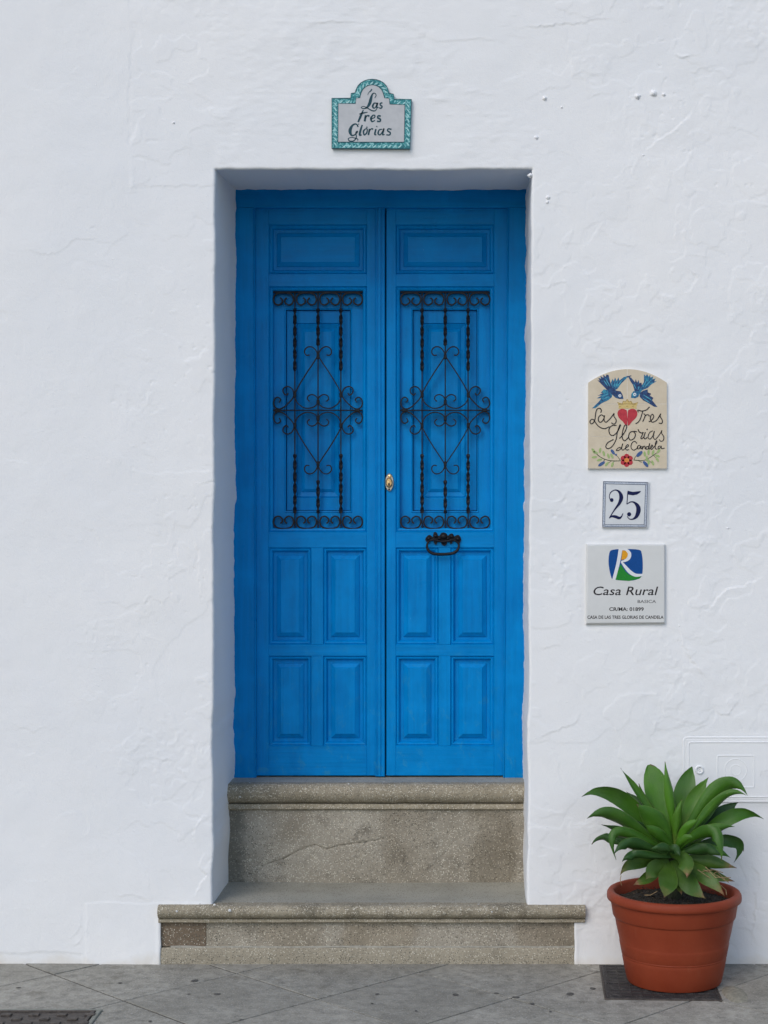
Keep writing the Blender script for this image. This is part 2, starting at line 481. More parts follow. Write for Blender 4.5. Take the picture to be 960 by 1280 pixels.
M_LGREEN = ceramic("light_green_glaze", (.24, .36, .10), (.40, .50, .22), 160)
M_DGREEN = ink("dark_green_stem", (.02, .05, .02))
M_BUD = ceramic("blue_bud_glaze", (.02, .06, .20), (.06, .13, .30), 200)
M_PW = ink("white_print", (.70, .71, .71), .04)
M_LBLUE = ink("blue_print", (.005, .065, .25), .08)
M_LORANGE = ink("amber_print", (.72, .33, .02), .1)
M_LGRN = ink("green_print", (.02, .22, .03), .12)
M_GREYINK = ink("grey_print", (.16, .16, .16))

# ---------------------------------------------------------------- setting: street and pavement
mesh_obj("street", [(-60, -90, -.03), (60, -90, -.03), (60, 40, -.03), (-60, 40, -.03)], [(0, 1, 2, 3)], M_STREET)["kind"] = "structure"
pave = MB(); pave.box(-4.4, -2.6, -.028, 4.2, .02, -.0034, .001)
pavement = pave.build("pavement", M_JOINT); pavement["kind"] = "structure"
# square slabs laid at 45 degrees: y = x + ca, y = -x + cb
CA = [.70 - .66 * k for k in range(-5, 7)]; CB = [-.265 - .69 * k for k in range(-6, 6)]
def slab(ca0, ca1, cb0, cb1):
    g = random.Random(int((ca0 * 7 + cb0 * 13) * 100)).uniform(.0034, .0056)
    q = [((cb - ca) / 2, (cb + ca) / 2) for ca, cb in ((ca0, cb0), (ca1, cb0), (ca1, cb1), (ca0, cb1))]
    cx = sum(p[0] for p in q) / 4; cy = sum(p[1] for p in q) / 4
    return cx, cy, [(p[0] + (cx - p[0]) * g / .45 * 1.4, p[1] + (cy - p[1]) * g / .45 * 1.4) for p in q]
def clip_poly(q, f):        # keep f(p) >= 0
    out = []
    for i in range(len(q)):
        a, b = q[i], q[(i + 1) % len(q)]
        fa, fb = f(a), f(b)
        if fa >= 0: out.append(a)
        if (fa >= 0) != (fb >= 0):
            t = fa / (fa - fb); out.append((a[0] + (b[0] - a[0]) * t, a[1] + (b[1] - a[1]) * t))
    return out
for i in range(len(CA) - 1):
    for j in range(len(CB) - 1):
        cx, cy, q = slab(CA[i], CA[i + 1], CB[j], CB[j + 1])
        q = clip_poly(q, lambda p: .03 - p[1]); 
        if len(q) < 3: continue
        q = clip_poly(q, lambda p: p[1] + 2.5)
        if len(q) < 3 or not (-4.1 < cx < 3.9): continue
        tilt = (random.uniform(-1, 1) * .0008, random.uniform(-1, 1) * .0008); dz = random.uniform(-.0008, .0006)
        zt = lambda p: dz + (p[0] - cx) * tilt[0] + (p[1] - cy) * tilt[1]
        m = len(q)
        mx = sum(p[0] for p in q) / m; my = sum(p[1] for p in q) / m
        ins = [(p[0] + (mx - p[0]) * .008, p[1] + (my - p[1]) * .008) for p in q]
        V = [(p[0], p[1], zt(p)) for p in ins] + [(p[0], p[1], zt(p) - .0010) for p in q] + [(p[0], p[1], -.02) for p in q]
        area = sum(q[k][0] * q[(k + 1) % m][1] - q[(k + 1) % m][0] * q[k][1] for k in range(m))
        Fc = [tuple(range(m))] + [(a * m + k, a * m + m + k, a * m + m + (k + 1) % m, a * m + (k + 1) % m) for a in (0, 1) for k in range(m)]
        if area < 0: Fc = [f[::-1] for f in Fc]
        mesh_obj("paving_slab", V, Fc, M_PAVE, pavement)

# spots of old gum and dirt trodden into the slabs
spots = MB()
def blob(px, py, w, d):
    Z = EYE * F / (py - VY); y0 = Z - D; x0 = (px - VX) * Z / F
    m = 9; vs = []
    for k in range(m):
        a = 2 * math.pi * k / m; r = random.uniform(.65, 1.1)
        vs.append((x0 + math.cos(a) * w * r, y0 + math.sin(a) * d * r, .0016))
    vs.append((x0, y0, .0032)); spots.add(vs, [(k, (k + 1) % m, m) for k in range(m)])
for s_ in [(271, 1243, .014, .012), (236, 1243, .006, .006), (243, 1226, .013, .02), (471, 1243, .009, .010), (569, 1244, .013, .016),
           (645, 1247, .017, .012), (620, 1242, .010, .008), (713, 1243, .018, .02), (741, 1236, .012, .016), (150, 1229, .009, .008),
           (23, 1235, .009, .008), (188, 1277, .007, .01), (665, 1255, .01, .01), (688, 1265, .006, .01), (520, 1264, .006, .01), (302, 1275, .01, .008), (465, 1255, .006, .008)]: blob(*s_)
spots.build("gum_spots", simple("old_gum", (.085, .08, .072), .9, .3, 120))
tag(bpy.data.objects["gum_spots"], "dark trodden spots of gum and dirt on the grey paving", "dirt", kind="stuff")
grit = MB(); rg = random.Random(31)
for k in range(520):
    x = rg.uniform(-1.9, 1.4); y = -abs(rg.gauss(0, .16)) - .012 if k < 330 else rg.uniform(-1.0, -.05)
    r = rg.uniform(.001, .0035) if k < 500 else .006
    o3 = [Vector((rg.uniform(-1, 1), rg.uniform(-1, 1), rg.uniform(.1, .9))) * r for _ in range(4)]
    grit.add([(x + v.x, y + v.y, .001 + abs(v.z)) for v in o3], [(0, 1, 2), (0, 2, 3), (0, 3, 1), (1, 3, 2)])
tag(grit.build("grit", simple("pale_grit", (.30, .27, .22), .9, .5, 30)), "loose grit and crumbs along the foot of the wall", "grit", kind="stuff")

# ---------------------------------------------------------------- the house wall
XL, XR, ZTOP = -.930, .272, 3.009
SXL, SXR, SZ = -1.127, .452, .190
def uniq(a):
    a = np.sort(np.array(a)); out = [a[0]]
    for v in a[1:]:
        if v - out[-1] > 1e-5: out.append(v)
    return np.array(out)
st = .0043
def lines(segs):
    out = []
    for a, b, s in segs:
        k = max(1, int(round((b - a) / s))); out += list(np.linspace(a, b, k + 1))
    return uniq(out)
xs = lines([(-5.2, -2.0, .2), (-2.0, SXL, st), (SXL, XL, st), (XL, XR, .012), (XR, SXR, st), (SXR, 1.35, st), (1.35, 4.6, .2)])
zs = lines([(-.06, SZ, st), (SZ, ZTOP, st), (ZTOP, 3.78, st), (3.78, 6.4, .2)])
X, Z = np.meshgrid(xs, zs, indexing='ij')
nx, nz = X.shape
def px2x(p): return (p - VX) / 330.0
def py2z(p): return EYE - (p - VY) / 330.0
# relief -------------------------------------------------------------
right_rough = smooth01((X - px2x(160) + .15 * smooth01((py2z(230) - Z) / .2) * (1 + fbm(X, Z, 3, 2, 130))) / (.02 + .3 * smooth01((py2z(230) - Z) / .2))) * .75 + .25
H = .0030 * fbm(X, Z, 1.3, 3, 1) + .0016 * fbm(X, Z, 5, 3, 5)
patch = smooth01(fbm(X, Z, 2.2, 3, 9) * 1.2 + .35)
H += right_rough * (.0001 + .0004 * patch ** 2) * fbm(X, Z, 26, 4, 12, .65)
# ragged edges of old coats of limewash: contour steps of a warped noise
def coats(sc, lev, amp, seed, w=.05, mask=1.0):
    f = fbm(X + .02 * fbm(X, Z, 11, 3, seed + 4), Z + .02 * fbm(Z, X, 11, 3, seed + 5), sc, 4, seed, .55)
    return amp * smooth01((f - lev) / w) * mask
H += coats(3.0, .25, 0.00097, 90, .022, right_rough) + coats(4.5, .55, 0.00097, 97, .03, right_rough) + coats(2.1, -.35, 0.00082, 104, .018, right_rough) + coats(7, .75, 00.00072, 111, .05, right_rough)
pits = fbm(X, Z, 55, 2, 120); H -= right_rough * np.where(pits > 1.02, .0016, 0) * smooth01(fbm(X, Z, 2.5, 2, 125) * 2)
# brushed / lumpy area upper left of the door and right flank
lump = smooth01(fbm(X, Z, 3.1, 2, 21) * 1.6 - .15)
H += right_rough * .0013 * lump ** 2 * np.abs(fbm(X, Z, 34, 3, 17))
# ragged edge of an old coat: everything right of px 160 down to py 215 stands 2 mm proud
e = X - px2x(162) + .014 * fbm(X, Z, 8, 4, 3, .65)
H += -.0012 * smooth01(e / .008) * smooth01((Z - py2z(260)) / .25)
# plaster repair bottom left of the step: px 105-203, py 1135-1205
def softbox(x0, x1, z0, z1, w, amp, wob=.006):
    wx = wob * fbm(X, Z, 14, 3, 40)
    return amp * smooth01((X + wx - x0) / w) * smooth01((x1 - X + wx) / w) * smooth01((Z + wx - z0) / w) * smooth01((z1 - Z + wx) / w)
H += softbox(px2x(106), px2x(260), -.2, py2z(1128), .004, .0013)
H += softbox(px2x(-80), px2x(105), -.3, py2z(1190), .01, -.002)
# long trowel ridges and overlaps
def ridge(pts, amp, w, step=0.0):
    global H
    P_ = catmull([(px2x(a), py2z(b)) for a, b in pts], 6)
    x0 = min(p[0] for p in P_) - .08; x1 = max(p[0] for p in P_) + .08
    z0 = min(p[1] for p in P_) - .08; z1 = max(p[1] for p in P_) + .08
    i0, i1 = np.searchsorted(xs, [x0, x1]); j0, j1 = np.searchsorted(zs, [z0, z1])
    if i1 <= i0 or j1 <= j0: return
    xx = X[i0:i1, j0:j1]; zz = Z[i0:i1, j0:j1]
    xx = xx + .006 * fbm(xx, zz, 20, 4, 60, .7); zz = zz + .006 * fbm(xx, zz, 20, 4, 70, .7)
    best = np.full(xx.shape, 9.0); side = np.zeros(xx.shape); tt = np.zeros(xx.shape)
    n_ = len(P_) - 1
    for k in range(n_):
        a, b = P_[k], P_[k + 1]; dx, dz = b[0] - a[0], b[1] - a[1]; L2 = dx * dx + dz * dz + 1e-12
        t = np.clip(((xx - a[0]) * dx + (zz - a[1]) * dz) / L2, 0, 1)
        ex, ez = xx - a[0] - t * dx, zz - a[1] - t * dz
        d = np.hypot(ex, ez); m = d < best
        best[m] = d[m]; side[m] = np.sign(dx * ez - dz * ex)[m]; tt[m] = ((k + t) / n_)[m]
    fade = np.clip(np.sin(np.pi * np.clip(tt, .02, .98)) * 1.3, 0, 1)
    brk = smooth01(fbm(xx, zz, 17, 3, 75) * 1.3 + .55); amp = amp * .8; w = w * .55; step = step * .95
    h = amp * brk * np.exp(-(best / w) ** 2)
    if step: h = h + step * np.where(side > 0, np.exp(-best / .035), -.3 * np.exp(-(best / (w * 1.5)) ** 2))
    H[i0:i1, j0:j1] += h * fade
R = [([(372, 40), (395, 30), (430, 26), (470, 30)], .0028, .004, .0015), ([(640, 36), (690, 32), (730, 27), (775, 24)], .0020, .005, .0018),
     ([(760, 18), (770, 2), (775, -8)], .0018, .004, .0012), ([(840, 66), (855, 70), (870, 68), (880, 70)], .0035, .006, .001),
     ([(862, 90), (880, 86), (900, 80)], .0015, .003, .001), ([(884, 134), (896, 129), (906, 126)], -.0018, .002, 0), ([(736, 123), (752, 116), (768, 118)], .0018, .003, .001),
     ([(870, 130), (855, 150), (842, 163), (820, 178), (800, 195)], .0018, .005, .0022), ([(800, 195), (790, 215), (806, 235)], .0010, .004, .001),
     ([(692, 245), (706, 238), (722, 243)], .0018, .003, .0008), ([(742, 300), (752, 290), (765, 300), (790, 308), (800, 300)], .0014, .003, .0012),
     ([(672, 368), (690, 355), (705, 352), (712, 362)], .0014, .003, .0012), ([(850, 330), (870, 345), (865, 360), (852, 372)], .0014, .004, .0016),
     ([(936, 458), (950, 450), (962, 452)], .002, .003, .001), ([(905, 620), (900, 640), (885, 652), (880, 662)], .0014, .003, .001),
     ([(955, 715), (935, 730), (915, 737), (900, 742), (885, 760), (870, 770)], .0006, .003, .0028), ([(868, 673), (875, 680), (882, 678)], .002, .003, .001),
     ([(690, 700), (702, 715), (700, 726), (692, 732)], .0014, .003, .0012), ([(676, 812), (690, 806), (700, 808)], .001, .003, .0012),
     ([(800, 800), (790, 815), (798, 830)], .0012, .004, .0015), ([(848, 780), (855, 810), (872, 835), (885, 850)], .0012, .004, .0022),
     ([(888, 880), (900, 892), (915, 888), (925, 870)], .0018, .003, .0016), ([(676, 925), (690, 915), (715, 905), (730, 888)], .001, .004, .0016),
     ([(735, 925), (728, 945), (722, 965)], .0012, .004, .001), ([(850, 925), (870, 910), (890, 905)], .0014, .004, .0012),
     ([(262, 1060), (250, 1080), (258, 1095), (245, 1112), (238, 1120)], .0010, .004, .0026), ([(262, 1010), (240, 1040), (245, 1060)], .0012, .004, .0016),
     ([(145, 1120), (160, 1118), (178, 1120), (192, 1128)], .0026, .004, .001), ([(30, 1135), (45, 1138), (55, 1136)], .003, .004, .0),
     ([(28, 1132), (40, 1130), (58, 1133)], -.0016, .003, 0), ([(80, 1185), (95, 1180), (100, 1172)], .0022, .004, .0008), ([(84, 1175), (100, 1160), (104, 1140)], .0014, .004, .001),
     ([(150, 235), (200, 232), (250, 233), (290, 232)], .0002, .004, .0013), ([(0, 310), (60, 318), (100, 300), (160, 310)], .0002, .006, .001),
     ([(100, 655), (120, 668), (125, 690)], .0008, .004, .001), ([(10, 900), (40, 915), (60, 905)], .0008, .004, .001), ([(240, 610), (262, 600), (268, 604)], .0012, .003, .001),
     ([(236, 660), (245, 690), (250, 720), (248, 750)], .0006, .004, .0015), ([(205, 130), (215, 120), (230, 118)], .0008, .003, .0008),
     ([(935, 1075), (950, 1095), (945, 1120), (942, 1150), (938, 1185)], .0010, .004, .0028), ([(920, 1160), (938, 1165), (945, 1185)], .0014, .004, .0016),
     ([(910, 1060), (925, 1080), (935, 1110)], .0012, .004, .0015), ([(736, 1140), (755, 1120), (765, 1105)], .001, .004, .001),
     ([(745, 1060), (742, 1090), (748, 1110)], .0008, .003, .0008), ([(100, 1010), (110, 1030), (105, 1050)], .0008, .005, .001),
     ([(520, 45), (560, 52), (600, 48), (640, 56)], .0006, .004, .0014), ([(560, 120), (600, 115), (630, 124)], .0006, .003, .001)]
for r_ in R: ridge(*r_)
rr = random.Random(5)
for k in range(110):       # many faint marks, denser to the right of the door
    cx = rr.uniform(655, 970) if rr.random() < .62 else rr.uniform(0, 300)
    if rr.random() < .15: cx = rr.uniform(250, 700)
    cy = rr.uniform(-10, 1190)
    if 255 < cx < 680: cy = rr.uniform(0, 195)
    a = rr.uniform(0, 6.28); L = rr.uniform(8, 34); b = a + rr.uniform(-.7, .7)
    pts = [(cx, cy), (cx + L * .5 * math.cos(a), cy + L * .5 * math.sin(a)), (cx + L * math.cos((a + b) / 2), cy + L * math.sin((a + b) / 2)), (cx + L * 1.3 * math.cos(b), cy + L * 1.3 * math.sin(b))]
    amp = rr.uniform(.0004, .0013) * (.5 if cx < 160 else 1)
    ridge(pts, amp, rr.uniform(.0025, .0045), rr.uniform(.0002, .0013) * rr.choice((-1, 1)))
# flatten under the plaques a little and around the opening
def flat(x0, x1, z0, z1, w=.03):
    global H
    m = smooth01((X - x0 + w) / w) * smooth01((x1 - X + w) / w) * smooth01((Z - z0 + w) / w) * smooth01((z1 - Z + w) / w)
    H = H * (1 - .8 * m)
for b in [(735, 833, 462, 586), (753, 810, 601, 659), (732, 831, 680, 779), (416, 514, 100, 188), (855, 990, 922, 1002)]:
    flat(px2x(b[0]), px2x(b[1]), py2z(b[3]), py2z(b[2]))
H = H * np.where((X > 1.34) | (X < -1.99) | (Z > 3.77), 0.35, 1.0)
# distance to the opening and rounded, wavy arris
dxo = np.maximum(np.maximum(XL - X, X - XR), 0); dzo = np.maximum(Z - ZTOP, 0)
d_door = np.where(Z >= SZ - 1e-6, np.hypot(dxo, dzo), 9)
dxs = np.maximum(np.maximum(SXL - X, X - SXR), 0); d_st = np.hypot(dxs, np.maximum(Z - SZ, 0))
dd = np.minimum(d_door, d_st)
r0 = .010
Yr = np.where(dd < r0, r0 - np.sqrt(np.maximum(r0 ** 2 - (r0 - dd) ** 2, 0)), 0) * .8
Y = -H + Yr
Y = np.where((Z < .33) & (d_st < .03), np.minimum(Y, .001) - .004 * np.exp(-(d_st / .012) ** 2), Y)  # plaster lips over the stone
fall = np.exp(-(dd / .06) ** 2)
wob = .0028 * fbm(Z, Z * 0 + .5, 4, 4, 33) + .0010 * fbm(Z, Z * 0, 30, 2, 36)
shiftR = -.018 * (1 - np.clip((Z - .2) / 2.8, 0, 1)) + wob
shiftL = -.006 + .010 * np.clip((Z - .3) / 2.7, 0, 1) + wob[::-1, :] * 1.0 + .0025 * fbm(Z, Z * 0 + 4, 5, 3, 44)
Xw = X + np.where(X > -.3, shiftR, shiftL) * np.where(np.abs(X + .3) > .45, fall, 0)
wz = (.0030 * fbm(X, X * 0 + 1.5, 4, 4, 53) + .001 * fbm(X, X * 0, 34, 2, 56)) * np.where(Z > 1.5, fall, fall * .8)
ZW = Z + wz
# mesh assembly
V = np.stack([Xw, Y, ZW], -1).reshape(-1, 3)
xc = (xs[:-1] + xs[1:]) / 2; zc = (zs[:-1] + zs[1:]) / 2
XC, ZC = np.meshgrid(xc, zc, indexing='ij')
hole = ((XC > XL) & (XC < XR) & (ZC < ZTOP)) | ((XC > SXL) & (XC < SXR) & (ZC < SZ))
idx = np.arange(nx * nz).reshape(nx, nz)
keep = ~hole
quads = np.stack([idx[:-1, :-1], idx[1:, :-1], idx[1:, 1:], idx[:-1, 1:]], -1)[keep]
# boundary edges of kept cells, oriented
edges = {}
for q in quads[(np.abs(XC[keep] - 0) < 9)]:
    pass
cnt = {}
sel = np.zeros_like(keep)
# only cells touching a hole or the outer border can own boundary edges
k_pad = np.pad(keep, 1, constant_values=False)
nb = k_pad[:-2, 1:-1] & k_pad[2:, 1:-1] & k_pad[1:-1, :-2] & k_pad[1:-1, 2:]
bi, bj = np.where(keep & ~nb)
bedges = []
for i, j in zip(bi, bj):
    if not k_pad[i + 1, j]: bedges.append((idx[i, j], idx[i + 1, j]))
    if not k_pad[i + 2, j + 1]: bedges.append((idx[i + 1, j], idx[i + 1, j + 1]))
    if not k_pad[i + 1, j + 2]: bedges.append((idx[i + 1, j + 1], idx[i, j + 1]))
    if not k_pad[i, j + 1]: bedges.append((idx[i, j + 1], idx[i, j]))
bverts = sorted({v for e_ in bedges for v in e_})
rings = [.02, .04, .07, .11, .16, .22, .28, .34, .386, .42, .46, .50, .53, .548, .60]
Vl = V.tolist(); faces = quads.tolist()
ringid = {}
fx, fz = X.reshape(-1), Z.reshape(-1)
for v in bverts:
    x, y, z = V[v]; x0, z0 = float(fx[v]), float(fz[v]); ids = []
    inner_l = abs(x0 - XL) < 1e-4 and z0 > SZ - 1e-3; inner_r = abs(x0 - XR) < 1e-4 and z0 > SZ - 1e-3
    top = abs(z0 - ZTOP) < 1e-4
    for dph in rings:
        t = dph / .54
        a = mnoise.noise(Vector((z0 * 3.1, dph * 7, 3.3 if inner_l else 9.1))) * .0035 + mnoise.noise(Vector((z0 * 14, dph * 18, 1.3 if inner_l else 7.1))) * .0012
        b = mnoise.noise(Vector((x0 * 3.1, dph * 7, 13.3))) * .003 + mnoise.noise(Vector((x0 * 14, dph * 18, 5.3))) * .001
        rag = 0.0
        if dph > .5: rag = max(0, mnoise.noise(Vector((z0 * 22 + x0 * 22, 2.2, 4.4)))) * .010 + abs(mnoise.noise(Vector((z0 * 70 + x0 * 70, 1.2, 4.4)))) * .003
        nxp, nzp = x, z
        if inner_l: nxp = x + a * min(1, dph / .05) + rag * .6 + t * (.0 if z0 > 1.5 else .006 * (1 - z0 / 1.5))
        if inner_r: nxp = x + a * min(1, dph / .05) - rag * .8 + t * .003
        if top or ((inner_l or inner_r) and z0 > 2.4):
            f = 1.0 if top else ((z0 - 2.4) / (ZTOP - 2.4))
            nzp = z + f * (.041 * t) + (b * min(1, dph / .05) - rag * .5 if top else 0)
        ids.append(len(Vl)); Vl.append([nxp, dph, nzp])
    ringid[v] = ids
for a, b in bedges:
    pa, pb = a, b
    for k in range(len(rings)):
        ra, rb = ringid[a][k], ringid[b][k]
        faces.append([pb, pa, ra, rb]); pa, pb = ra, rb
# body of the wall behind the plaster (back leaf, so that it has its thickness)
bk = len(Vl)
for (x, z) in [(-5.2, -.06), (-1.3, -.06), (-1.3, 6.4), (-5.2, 6.4), (.6, -.06), (4.6, -.06), (4.6, 6.4), (.6, 6.4), (-1.3, 3.2), (.6, 3.2)]: Vl.append([x, .6, z])
faces += [[bk + 3, bk + 2, bk + 1, bk], [bk + 7, bk + 6, bk + 5, bk + 4], [bk + 2, bk + 7, bk + 9, bk + 8]]
wall = mesh_obj("house_wall", Vl, faces, M_WALL, None, smooth=55)
tag(wall, "thick whitewashed plaster house wall with rough trowel marks around the doorway", "wall", kind="thing")
room = MB(); room.box(-1.32, .72, -.05, .62, .76, 3.3, .002)
room.build("rear_panel", M_JOINT, wall)

# painted-over screws and nails sticking out of the plaster
def knob(px, py, r, h, seed):
    c = P(px, py, 0); rg = random.Random(seed); V = []; Fc = []; n_ = 12
    h *= .62; prof = [(1.9, .004), (1.25, -.0005), (.95, -h * .5), (.5, -h * .9), (.0, -h)]
    for q, yy in prof:
        for k in range(n_):
            a = 2 * math.pi * k / n_; rj = r * .8 * q * (1 + rg.uniform(-.22, .22))
            V.append((c.x + rj * math.cos(a), yy, c.z + rj * math.sin(a) * .9))
    for i in range(len(prof) - 1):
        for k in range(n_): k2 = (k + 1) % n_; Fc.append((i * n_ + k, i * n_ + k2, (i + 1) * n_ + k2, (i + 1) * n_ + k))
    mesh_obj("painted_nail", V, Fc, M_WALL, wall, smooth=True)
for i, (a, b, r, h) in enumerate([(681, 123, .008, .012), (670.5, 172, .009, .009), (797, 120.5, .009, .012), (817, 116.5, .011, .011), (830, 118, .005, .006),
                                  (685, 247, .011, .014), (684, 253, .009, .012), (217, 153.5, .006, .007), (663, 219, .007, .008), (702, 134, .004, .004),
                                  (34, 396, .004, .004), (123, 229, .004, .004), (830, 379, .007, .006), (849, 782, .005, .005), (672, 330, .004, .004), (804, 194, .005, .005), (910, 660, .005, .004)]):
    knob(a, b, r, h, i)

# ---------------------------------------------------------------- entrance steps
steps = empty("entrance_steps", (-.33, .2, 0), "two worn speckled stone steps with rounded nosings leading up to the blue door", "steps"); steps["kind"] = "thing"
def jx(x, s): return mnoise.noise(Vector((x * 9, s, .3))) * .0012 + mnoise.noise(Vector((x * 40, s, 1.3))) * .0006
def profile_run(name, x0, x1, prof, mat, nseg=160, wear=0.0):
    V = []; Fc = []; m = len(prof)
    for i in range(nseg + 1):
        x = x0 + (x1 - x0) * i / nseg
        for k, (y, z) in enumerate(prof):
            fr = .3 < k / m < .9 or y < .2
            j = jx(x, k * .37)
            dz = -wear * math.exp(-((x + .33) / .35) ** 2) if z > prof[0][1] - .004 else 0
            chip = max(0, mnoise.noise(Vector((x * 22, k * .22, prof[0][1] * 7))) - .32) * .016 if y < min(q[0] for q in prof) + .03 and "nosing" in name else 0
            V.append((x, y + (j if y < .375 or "nosing" in name else 0) + chip, z + j * .8 + dz - chip * .5 * (z > prof[0][1] - .01)))
    for i in range(nseg):
        for k in range(m): k2 = (k + 1) % m; Fc.append((i * m + k, i * m + k2, (i + 1) * m + k2, (i + 1) * m + k))
    Fc.append(tuple(range(m))[::-1]); Fc.append(tuple(nseg * m + k for k in range(m)))
    Fc = [f[::-1] for f in Fc]
    return mesh_obj(name, V, Fc, mat, steps, smooth=45)
def nose(yb, zt, th, proj, yfront):
    """closed profile: tread top back -> front -> rounded nosing -> fillet -> underside back"""
    yf = yfront - proj
    zb = zt - th
    pts = [(yb, zt), (yb * .5 + yf * .5, zt), (yf + .035, zt)]
    ht = th * .74
    for k in range(0, 9):
        a = math.pi * k / 8
        pts.append((yf + ht * .42 - math.sin(a) * ht * .42 + (0 if k < 5 else (k - 4) * .0028), zt - ht / 2 + math.cos(a) * ht / 2))
    q = pts[-1][1]
    pts += [(yfront - .010, q - .001), (yfront - .013, q - th * .06), (yfront - .014, q - th * .18), (yfront - .006, q - th * .24), (yfront + .004, zb), (yb, zb)]
    return pts
zl, zu = WZ(1130.5, 0), WZ(972, .54)
TL, TR = WX(196.5, -.035), WX(732, -.035)
p_low = nose(.404, zl, zl - WZ(1153.5, 0), .036, 0.0)
o = profile_run("lower_nosing", TL, TR, [q for q in p_low if q[0] < .03] + [(.03, p_low[-1][1]), (.03, zl)][:0] + [(.03, p_low[-1][1])] + [(.03, zl)], M_NOSE, 200)
o = profile_run("lower_tread", XL - .03, XR + .03, [(.404, zl - .0005), (.0305, zl - .0005), (.0305, zl - .05), (.404, zl - .05)], M_TREAD, 60, .003)
# the strip of tread that runs outside the jambs is hidden by the plaster
zu0 = zu; zub = WZ(1013, .386)
p_up = nose(.60, zu0, zu0 - zub, .034, .386)
profile_run("upper_nosing", XL - .012, XR + .006, [q for q in p_up if q[0] < .42] + [(.42, p_up[-1][1]), (.42, zu0)], M_NOSE, 160)
profile_run("upper_tread", XL - .03, XR + .03, [(.66, zu0 - .0005), (.4205, zu0 - .0005), (.4205, zu0 - .05), (.66, zu0 - .05)], M_TREAD, 40, .002)
# upper riser: a height field with a crack running across it
def riser(name, x0, x1, z0, z1, y, mat, crack=None, seed=0, step=.0045, depth=.03):
    nx_, nz_ = int((x1 - x0) / step) + 1, int((z1 - z0) / step) + 1
    xx, zz = np.meshgrid(np.linspace(x0, x1, nx_), np.linspace(z0, z1, nz_), indexing='ij')
    h = .0010 * fbm(xx, zz, 9, 3, 80 + seed) + .0005 * fbm(xx, zz, 60, 2, 84 + seed)
    pit = fbm(xx, zz, 45, 2, 88 + seed); h -= np.where(pit > .95, .003, 0)
    for cr, wd, dp in (crack or []):
        best = np.full(xx.shape, 9.0)
        pts = catmull(cr, 4); pts = [(p[0] + random.uniform(-.0022, .0022), p[1] + random.uniform(-.0022, .0022)) for p in pts]
        for a, b in zip(pts[:-1], pts[1:]):
            dx, dz = b[0] - a[0], b[1] - a[1]; L2 = dx * dx + dz * dz + 1e-12
            t = np.clip(((xx - a[0]) * dx + (zz - a[1]) * dz) / L2, 0, 1)
            best = np.minimum(best, np.hypot(xx - a[0] - t * dx, zz - a[1] - t * dz))
        h -= dp * np.exp(-(best / wd) ** 2)
    V = np.stack([xx, y - h, zz], -1).reshape(-1, 3).tolist()
    idx = np.arange(nx_ * nz_).reshape(nx_, nz_)
    Fc = np.stack([idx[:-1, :-1], idx[1:, :-1], idx[1:, 1:], idx[:-1, 1:]], -1).reshape(-1, 4).tolist()
    # returns to the back
    per = list(idx[:, 0]) + list(idx[-1, 1:]) + list(idx[-2::-1, -1]) + list(idx[0, -2:0:-1])
    base = len(V)
    for p in per: V.append([V[p][0], y + depth, V[p][2]])
    m = len(per)
    for k in range(m): k2 = (k + 1) % m; Fc.append([per[k], base + k, base + k2, per[k2]])
    Fc.append([base + k for k in range(m)])
    return mesh_obj(name, V, Fc, mat, steps, smooth=60)
def q5(px, py): return (WX(px, .386), WZ(py, .386))
cr = [([q5(333, 1081), q5(356, 1073), q5(372, 1064), q5(383, 1059), q5(396, 1057), q5(408, 1062), q5(425, 1057), q5(458, 1053), q5(480, 1048)], .0022, .006),
      ([q5(366, 1067), q5(372, 1076), q5(367, 1085)], .0018, .003), ([q5(318, 1094), q5(330, 1083)], .003, .005),
      ([q5(545, 1080), q5(560, 1062), q5(575, 1048), q5(600, 1038), q5(625, 1030)], .006, .0015)]
riser("upper_riser", XL - .02, XR + .02, zl - .02, zub + .003, .386, M_RISER, cr, 1)
# lower riser: one short brown slab, one long slab, and the low strip at the pavement
zr = p_low[-1][1]; zstrip = WZ(1184, .008)
riser("riser_slab", SXL - .03, WX(258, .008) - .002, zstrip + .003, zr + .003, .0085, M_TERD, None, 3)
riser("riser_slab", WX(258, .008), SXR + .03, zstrip + .002, zr + .003, .008, M_LONG, None, 4)
profile_run("base_strip", SXL - .03, SXR + .02, [(.06, zstrip), (.004, zstrip - .001), (.001, zstrip - .006), (.0, .02), (-.003, -.02), (.06, -.02)], M_BASE, 140)
mm = MB()
strip(mm, [(x, zstrip + .002 + jx(x, 5) * 1.6, .005 + abs(jx(x, 8)) * 3) for x in np.linspace(SXL + .03, SXR - .02, 90)], 0, .0045, .02)
mm.build("mortar_joint", M_MORTAR, steps)

rg = random.Random(77)
for (a, b, yy, r) in ((268, 1131, -.030, .005), (287, 1138, -.036, .006), (250, 1130, -.020, .0035), (221, 1139, -.036, .004), (316, 1125, .03, .003), (436, 980, .36, .003), (475, 1130, .0, .003), (598, 1130, .0, .0035), (615, 1140, -.036, .003), (480, 976, .42, .003), (300, 996, .353, .004), (312, 984, .40, .003), (640, 1000, .352, .0035)):
    c_ = P(a, b, yy); V = []; n_ = 9
    zt_ = (zl if b > 1090 else zu) + .0008
    up = yy > (-.01 if b > 1090 else .38)
    for k in range(n_):
        q = 2 * math.pi * k / n_; rj = r * rg.uniform(.7, 1.2)
        V.append((c_.x + rj * math.cos(q) * 1.3, c_.y + rj * math.sin(q), zt_) if up else (c_.x + rj * math.cos(q), yy, c_.z + rj * math.sin(q)))
    V.append((c_.x, c_.y, zt_ + .0015) if up else (c_.x, yy - .003, c_.z))
    mesh_obj("paint_splash", V, [(k, (k + 1) % n_, n_) for k in range(n_)], M_PW0, steps)

